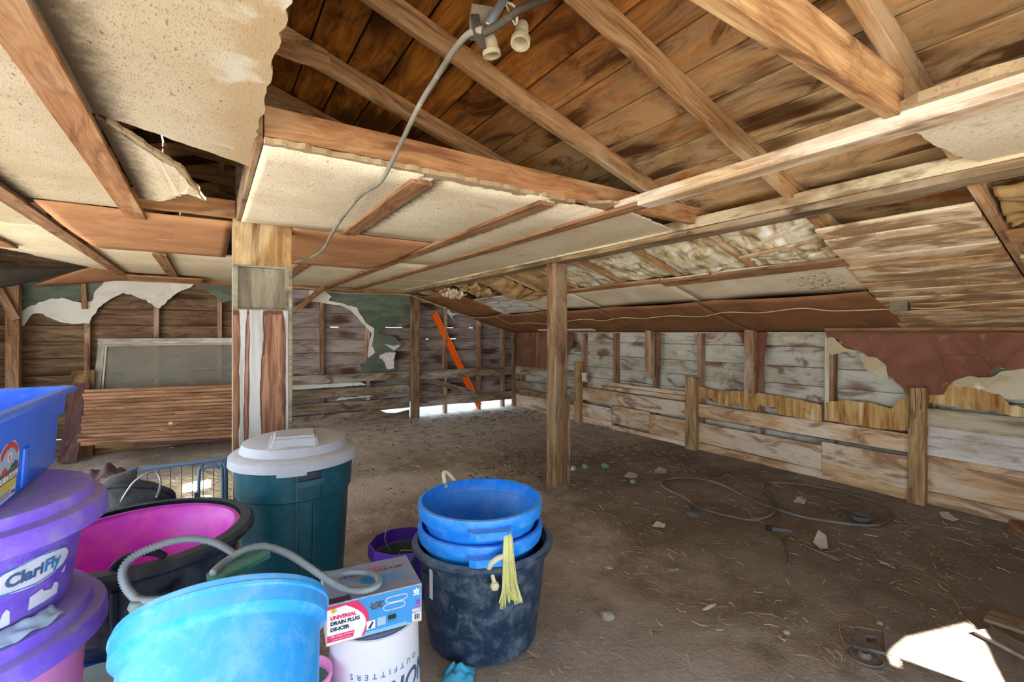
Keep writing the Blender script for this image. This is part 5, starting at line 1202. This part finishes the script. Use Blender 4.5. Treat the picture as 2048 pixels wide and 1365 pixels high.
# wire crate panel, black bag, rag
t = thing('wire_crate', (-.15, 2.95, 0), 'blue-grey tubular wire crate behind the magenta tub', 'crate')
def cr(x, y): return on_y(x, y, 2.98)
ptA, ptB = cr(262, 948), cr(436, 915); zt2 = (ptA.z + ptB.z) / 2
tube('frame', spline([(ptB.x + .035, 2.98, 0), (ptB.x + .035, 2.98, zt2 - .06), (ptB.x + .02, 2.98, zt2 - .012), (ptB.x - .02, 2.98, zt2), (ptA.x - .1, 2.98, zt2 - .0), (-.62, 2.98, zt2)], 8), .011, M['hammer'], t, 8)
pc = cr(398, 925)
tube('gate_frame', spline([(pc.x, 2.95, 0), (pc.x, 2.95, zt2 - .08), (pc.x + .02, 2.95, zt2 - .03), (pc.x + .06, 2.95, zt2 - .02), (ptB.x - .0, 2.95, zt2 - .03), (ptB.x + .02, 2.95, zt2 - .08), (ptB.x + .02, 2.95, 0)], 8), .008, M['hammer'], t, 8)
for k in range(14):
    xx = ptB.x - .02 - .047 * k; tube('wire', [(xx, 2.98, 0), (xx, 2.98, zt2 - .005)], .0022, M['crate_wire'], t, 5)
for z in (.12, .40): tube('wire', [(-.6, 2.98, z), (ptB.x + .03, 2.98, z)], .0022, M['crate_wire'], t, 5)
tube('latch', [(pc.x - .014, 2.945, zt2 - .15), (pc.x - .014, 2.945, zt2 - .19)], .009, M['crate_wire'], t, 6)
t = thing('black_bag', (-.29, 2.68, 0), 'dusty black bag slumped between the purple lids and the crate', 'bag')
def bagf(u, v):
    a_ = 2 * math.pi * u; hh = v
    r0 = (.22 * (1 - .25 * hh) if hh < .88 else .22 * .78 * math.sqrt(max(0, 1 - ((hh - .88) / .12) ** 2)))
    n_ = .022 * noise.noise((math.cos(a_) * 2, math.sin(a_) * 2, hh * 4))
    tiltx = .02 * hh
    return Vector((-.29 + (r0 * .85 + n_) * math.cos(a_) + tiltx, 2.68 + (r0 * .6 + n_ * .4) * math.sin(a_),   .70 * hh * (1 - .06 * math.cos(a_)) + .01 * noise.noise((a_, hh * 3, 2))))
sheet('body', bagf, 48, 30, M['bag'], t)
tube('seam', spline([bagf(.5, .80) + Vector((0, 0, .01)), bagf(.62, .93) + Vector((0, 0, .006)), bagf(.78, .97) + Vector((0, 0, .004)), bagf(.92, .93) + Vector((0, 0, .006)), bagf(.985, .80) + Vector((.005, 0, .0))], 8), .009, M['black'], t, 6)
tube('wire_handle', spline([on_d(240, 1006, 2.0), on_d(265, 968, 2.02), on_d(292, 948, 2.05), on_d(311, 945, 2.08), on_d(321, 962, 2.08), on_d(318, 982, 2.04), on_d(313, 995, 2.0)], 8), .005, M['steel'], t, 6)
t = tag(sheet('rag', lambda u, v: on_d(202, 944, 2.15) + Vector((.17 * (u - .5), .12 * (v - .5), .05 * noise.noise((u * 4, v * 3, 8)) + .025 * math.sin(math.pi * u) * math.sin(math.pi * v) - .02)), 24, 16, M['rag'], None, .004), 'crumpled plum rag lying on the black bag', 'rag', kind='thing')

# ================================================================ FLOOR THINGS
def fl_(x, y, dz=.0):
    p = on_z(x, y, .0); return Vector((p.x, p.y, fh(p.x, p.y) + dz))
hp = [(1395, 1022), (1370, 1001), (1335, 984), (1323, 971), (1338, 962), (1375, 959), (1412, 963), (1450, 976), (1500, 1002), (1550, 1024), (1600, 1037), (1650, 1046), (1700, 1053), (1748, 1056), (1772, 1048), (1781, 1033), (1766, 1016), (1722, 1001), (1662, 986), (1604, 975), (1562, 970), (1533, 971), (1530, 984), (1545, 1002), (1552, 1020), (1540, 1035), (1508, 1043), (1468, 1039), (1430, 1030), (1402, 1022)]
tag(tube('hose', spline([fl_(x, y, .013 + (.012 if i in (9, 24) else 0)) for i, (x, y) in enumerate(hp)], 7), .0105, M['hose'], seg=8), 'dusty black hose lying in two loops on the dirt', 'hose', kind='thing')
def lump(nm, x, y, r, h, mat, lab, cat, seed=1, group=None, squash=(1, 1), dz=0):
    p = fl_(x, y, dz); bm = bmesh.new(); bmesh.ops.create_icosphere(bm, subdivisions=3, radius=1)
    for v_ in bm.verts:
        d_ = 1 + .35 * noise.noise(v_.co * 1.6 + Vector((seed * 3.1, 0, 0))); v_.co = Vector((v_.co.x * r * d_ * squash[0], v_.co.y * r * d_ * squash[1], max(v_.co.z, -.45) * h * d_)) + p + Vector((0, 0, h * .4))
    o = from_bm(nm, bm, mat, None, True); return tag(o, lab, cat, group, 'thing')
p = fl_(1388, 1030); t = thing('hose_fitting', p, 'round dusty rubber cap at the near end of the looped hose', 'fitting')
lathe('cap', [(0, .022), (.02, .024), (.042, .022), (.055, .012), (.058, 0), (0, 0)], M['rubber'], t, at(p), 32); tube('stem', spline([p + Vector((-.01, .03, .02)), p + Vector((-.02, .05, .05)), p + Vector((-.05, .06, .05))], 5), .008, M['rubber'], t, 6)
p = fl_(1722, 1044); t = thing('rubber_cup', p, 'dusty round rubber cup inside the far loop of the hose', 'cup')
lathe('bowl', [(0, .006), (.05, .006), (.062, .03), (.066, .045), (.060, .046), (.05, .02), (0, .014)], M['rubber'], t, at(p), 32)
p = fl_(1690, 1028); tag(sheet('rubber_strap', lambda u, v: p + Vector((.0, .0, .02)) + r_ * (-.10 + .17 * u) + f_ * (.05 * (v - .5) + .02 * math.sin(3 * u)) + Vector((0, 0, .03 * abs(math.sin(2.6 * u + .4)))), 14, 5, M['rubber'], None, .008), 'crumpled flat rubber strap beside the rubber cup', 'strap', kind='thing')
p = fl_(1562, 1062); t = thing('cord_plug', p, 'dusty plug with a short wire tail on the dirt near the hose', 'plug')
d_ = r_ * .9 - f_ * .35; d_.normalize()
board('body', p + Vector((0, 0, .014)) - d_ * .055, p + Vector((0, 0, .014)) + d_ * .06, .035, .028, (0, 0, 1), M['rubber'], t, ch=.009)
board('prong_end', p + Vector((0, 0, .016)) - d_ * .09, p + Vector((0, 0, .016)) - d_ * .05, .028, .03, (0, 0, 1), M['blackp'], t, ch=.006)
tube('wire', spline([fl_(x, y, .006) for x, y in ((1566, 1072), (1570, 1090), (1578, 1108), (1580, 1122), (1576, 1134))], 6), .004, M['hose'], t, 6)
p = fl_(1735, 1278, .012); t = thing('iron_plate', p, 'square rusted iron plate with a square hole at the sunlit patch', 'plate')
cr4 = [on_z(1708, 1258, .014), on_z(1767, 1268, .014), on_z(1772, 1312, .014), on_z(1708, 1298, .014)]
ctr = sum(cr4, Vector()) / 4; inn = [ctr.lerp(q_, .36) + (cr4[1] - cr4[0]).normalized() * .008 for q_ in cr4]
for k in range(4):
    plate('plate_side', [cr4[k], cr4[(k + 1) % 4], inn[(k + 1) % 4], inn[k]], .008, M['iron'], t, direction=(0, 0, 1))
    board('plate_rim', cr4[k] + Vector((0, 0, .010)), cr4[(k + 1) % 4] + Vector((0, 0, .010)), .006, .008, (0, 0, 1), M['iron'], t, ch=.001, rough=0)
p = fl_(1729, 1318, .004); t = thing('iron_ring', p, 'round rusted stove ring with a raised hub beside the iron plate', 'iron ring')
lathe('ring', [(.052, 0), (.060, .004), (.064, .010), (.066, .003), (.062, 0)], M['iron'], t, at(p), 40); lathe('web', [(.02, .006), (.053, .004), (.053, .001), (.02, .002)], M['iron'], t, at(p), 40)
lathe('hub', [(0, .008), (.012, .008), (.013, .024), (.020, .025), (.024, .012), (.026, 0), (0, 0)], M['iron'], t, at(p), 32)
p = fl_(1640, 1098, .006); a_, b_ = fl_(1612, 1094, .010), fl_(1680, 1122, .010)
tag(board('metal_strip', a_, b_, .035, .006, (0, 0, 1), M['greyboard'], ch=.001), 'narrow grey strip lying on the dirt under the pale scrap', 'strip', kind='thing')
tag(plate('card_scrap', [fl_(1626, 1090, .02), fl_(1636, 1079, .06), fl_(1652, 1086, .05), fl_(1656, 1102, .02), fl_(1640, 1102, .015)], .002, M['wpaper']), 'bent pale card scrap propped on the narrow grey strip', 'scrap', kind='thing')
tag(plate('paper_scrap', jag([fl_(1878, 1034, .014), fl_(1896, 1036, .018), fl_(1918, 1048, .012), fl_(1905, 1049, .012), fl_(1884, 1042, .014)], .01, .05), .003, M['wpaper']), 'crumpled pale paper by the foot of the split post', 'scrap', kind='thing')
tag(board('floor_plank', fl_(1968, 1268, .012), fl_(2070, 1322, .012), .11, .018, (0, 0, 1), M['greyboard']), 'grey plank lying at the edge of the sunlit patch', 'plank', kind='thing')
tag(board('floor_plank', fl_(1975, 1232, .008), fl_(2060, 1262, .008), .15, .015, (0, 0, 1), M['rail']), 'brown half-buried board beyond the grey plank in the sun', 'plank', kind='thing')
tag(board('door_wedge', fl_(2036, 1070, .03), fl_(2090, 1100, .03), .10, .08, (0, 0, 1), M['post_red']), 'dark wooden block at the base of the plank wall', 'block', kind='thing')
lump('stone', 1215, 1236, .033, .022, M['stone'], 'largest pale stone on the bare dirt near the dusty black tub', 'stone', 3)
lump('stone', 1147, 941, .028, .03, M['stone'], 'pale stone beside the foot of the centre post', 'stone', 5)
lump('stone', 1217, 1138, .022, .008, M['stone'], 'flat tan chip on the dirt beyond the largest stone', 'stone', 7)
lump('stone', 1760, 1250, .012, .010, M['stone'], 'small tan pebble near the tip of the iron plate', 'stone', 8)
lump('stone', 1573, 1265, .014, .008, M['stone'], 'tiny pale pebble on open dirt short of the iron plate', 'stone', 9)
lump('hedge_ball', 1171, 938, .04, .028, M['hedge'], 'faded green husk nearest the centre post', 'husk', 11, 'green husks'); lump('hedge_ball', 1211, 936, .042, .028, M['hedge'], 'faded green husk in the middle of three', 'husk', 12, 'green husks'); lump('hedge_ball', 1266, 966, .026, .024, M['hedge'], 'faded green husk nearest the hose loop', 'husk', 13, 'green husks')
lump('bone', 1418, 1216, .03, .006, M['wpaper'], 'pale sliver of bone on the open dirt', 'bone', 14, squash=(1.6, .35))
for i, (x, y, lab) in enumerate(((1262, 953, 'white scrap on the dirt behind the hose loop'), (1322, 944, 'white scrap farther behind the hose loop'), (1600, 1005, 'pale dusty scrap between hose and plank wall'), (1318, 1053, 'crumpled grey scrap on the dirt in front of the hose'))):
    q_ = [fl_(x - 14, y, .006), fl_(x - 4, y - 6, .02), fl_(x + 13, y - 2, .01), fl_(x + 10, y + 4, .006), fl_(x - 6, y + 4, .012)]
    tag(plate('litter_scrap', jag(q_, .006, .03), .002, M['wpaper']), lab, 'scrap', kind='thing')
p = fl_(918, 1356); tag(sheet('blue_rag', lambda u, v: p + r_ * (.12 * (u - .5)) + f_ * (.09 * (v - .5)) + Vector((0, 0, .012 + .05 * max(0, math.sin(math.pi * u) * math.sin(math.pi * v)) * (.7 + .8 * noise.noise((u * 5, v * 4, 3))))), 24, 20, M['bluerag'], None, .003), 'crumpled light blue rag on the dirt by the white bucket', 'rag', kind='thing')
a = on_d(606, 1348, 1.40); t = thing('pink_pail', (a.x, a.y, 0), 'narrow pink pail squeezed between the tipped tub and the white bucket', 'pail')
PZ = a.z
lathe('body', shell([(.060, 0), (.064, .006), (.078, PZ - .02), (.083, PZ - .015), (.083, PZ)], .005), M['pink'], t, at((a.x, a.y, 0)), 40)
lathe('liner', [(0, PZ - .05), (.071, PZ - .05), (.073, PZ - .03), (.070, PZ - .03), (0, PZ - .045)], M['greenplate'], t, at((a.x, a.y, 0)), 32)
t = thing('low_grey_tub', (.0, .98, 0), 'low grey tub on the floor carrying the tipped sky-blue tub', 'tub')
lathe('body', shell([(.17, 0), (.18, .01), (.20, .30), (.212, .305), (.214, .325), (.205, .33)], .007), M['lidgrey'], t, at((.0, .98, 0)), 48)

# ---- straw and fine litter strewn over the floor (uncountable)
def strewn(nm, n, mat, region, lmin, lmax, wid, lift=.004, dens=None):
    V3, F3 = [], []; c_ = 0; tries = 0
    while c_ < n and tries < n * 20:
        tries += 1; X = random.uniform(*region[0]); Y = random.uniform(*region[1])
        if dens and random.random() > dens(X, Y): continue
        a_ = random.uniform(0, math.pi); L = random.uniform(lmin, lmax) * (1 if random.random() < .9 else 1.8); w = wid * random.uniform(.6, 1.3)
        dx, dy = math.cos(a_) * L / 2, math.sin(a_) * L / 2; nx_, ny_ = -math.sin(a_) * w, math.cos(a_) * w
        z = fh(X, Y) + lift + random.random() * lift; bend = random.uniform(-.25, .25) * L; up_ = random.uniform(0, .08) * L
        i0 = len(V3)
        for (f0, b0) in ((-1, 0), (0, 1), (1, 0)):
            px_, py_ = X + dx * f0 - math.sin(a_) * bend * b0, Y + dy * f0 + math.cos(a_) * bend * b0
            V3.append((px_ + nx_, py_ + ny_, z + up_ * (f0 + 1))); V3.append((px_ - nx_, py_ - ny_, z + up_ * (f0 + 1) + .001)); V3.append((px_, py_, z + up_ * (f0 + 1) + w * 1.2))
        for k in (0, 3): F3 += [(i0 + k, i0 + k + 3, i0 + k + 5, i0 + k + 2), (i0 + k + 2, i0 + k + 5, i0 + k + 4, i0 + k + 1)]
        c_ += 1
    return tag(mk(nm, V3, F3, mat), kind='stuff')
def cl(X, Y): return min(1, max(0.05, .5 + .9 * noise.noise((X * 1.3, Y * 1.3, 7))))
tag(strewn('straw', 3600, M['straw'], ((-1.8, 4.5), (.6, 7.0)), .015, .08, .0008, dens=cl), 'thin dry straw strewn over the dirt floor', 'straw')
tag(strewn('pale_straw', 900, M['straw_pale'], ((.8, 4.5), (.7, 6.8)), .02, .08, .0012, dens=lambda X, Y: .35 + .6 * (Y > 3)), 'scattered paler broken straw stalks over the dirt floor', 'straw')
tag(strewn('straw_heap', 2400, M['straw_pale'], ((-.75, .35), (4.0, 5.4)), .04, .16, .0018, .02, dens=lambda X, Y: max(0, 1 - ((X + .15) ** 2 / .25 + (Y - 4.65) ** 2 / .4))), 'heap of pale straw on the floor beyond the wire crate', 'straw')
def chips(nm, n, mat, region, r0, r1, dens=None):
    V3, F3 = [], []; c_ = 0
    while c_ < n:
        X = random.uniform(*region[0]); Y = random.uniform(*region[1])
        if dens and random.random() > dens(X, Y): continue
        r = random.uniform(r0, r1) * random.choice((.5, .7, 1, 1.5)); z = fh(X, Y) + .001; i0 = len(V3); a_ = random.random() * 6
        for k in range(5):
            q_ = r * random.uniform(.6, 1.2); V3.append((X + q_ * math.cos(a_ + k * 1.256), Y + q_ * math.sin(a_ + k * 1.256), z))
        V3.append((X, Y, z + r * random.uniform(.3, .8)))
        F3 += [(i0 + k, i0 + (k + 1) % 5, i0 + 5) for k in range(5)]; c_ += 1
    return tag(mk(nm, V3, F3, mat), kind='stuff')
tag(chips('dung_crumbs', 4200, M['chip'], ((-1.5, 4.55), (.6, 7.0)), .003, .010, cl), 'crumbled dry dung and clods over the dirt floor', 'crumbs')
def dk(X, Y): return max(0, 1 - ((X - 4.0) ** 2 / .7 + (Y - 6.4) ** 2 / .5)) + max(0, 1 - ((X - 2.7) ** 2 / .5 + (Y - 4.0) ** 2 / .25)) + .12 * (Y > 3.6)
tag(chips('manure_clods', 1500, M['clod'], ((1.2, 4.6), (3.3, 7.0)), .004, .014, dk), 'dark manure clods heaped in the far corner and past the centre post', 'clods')
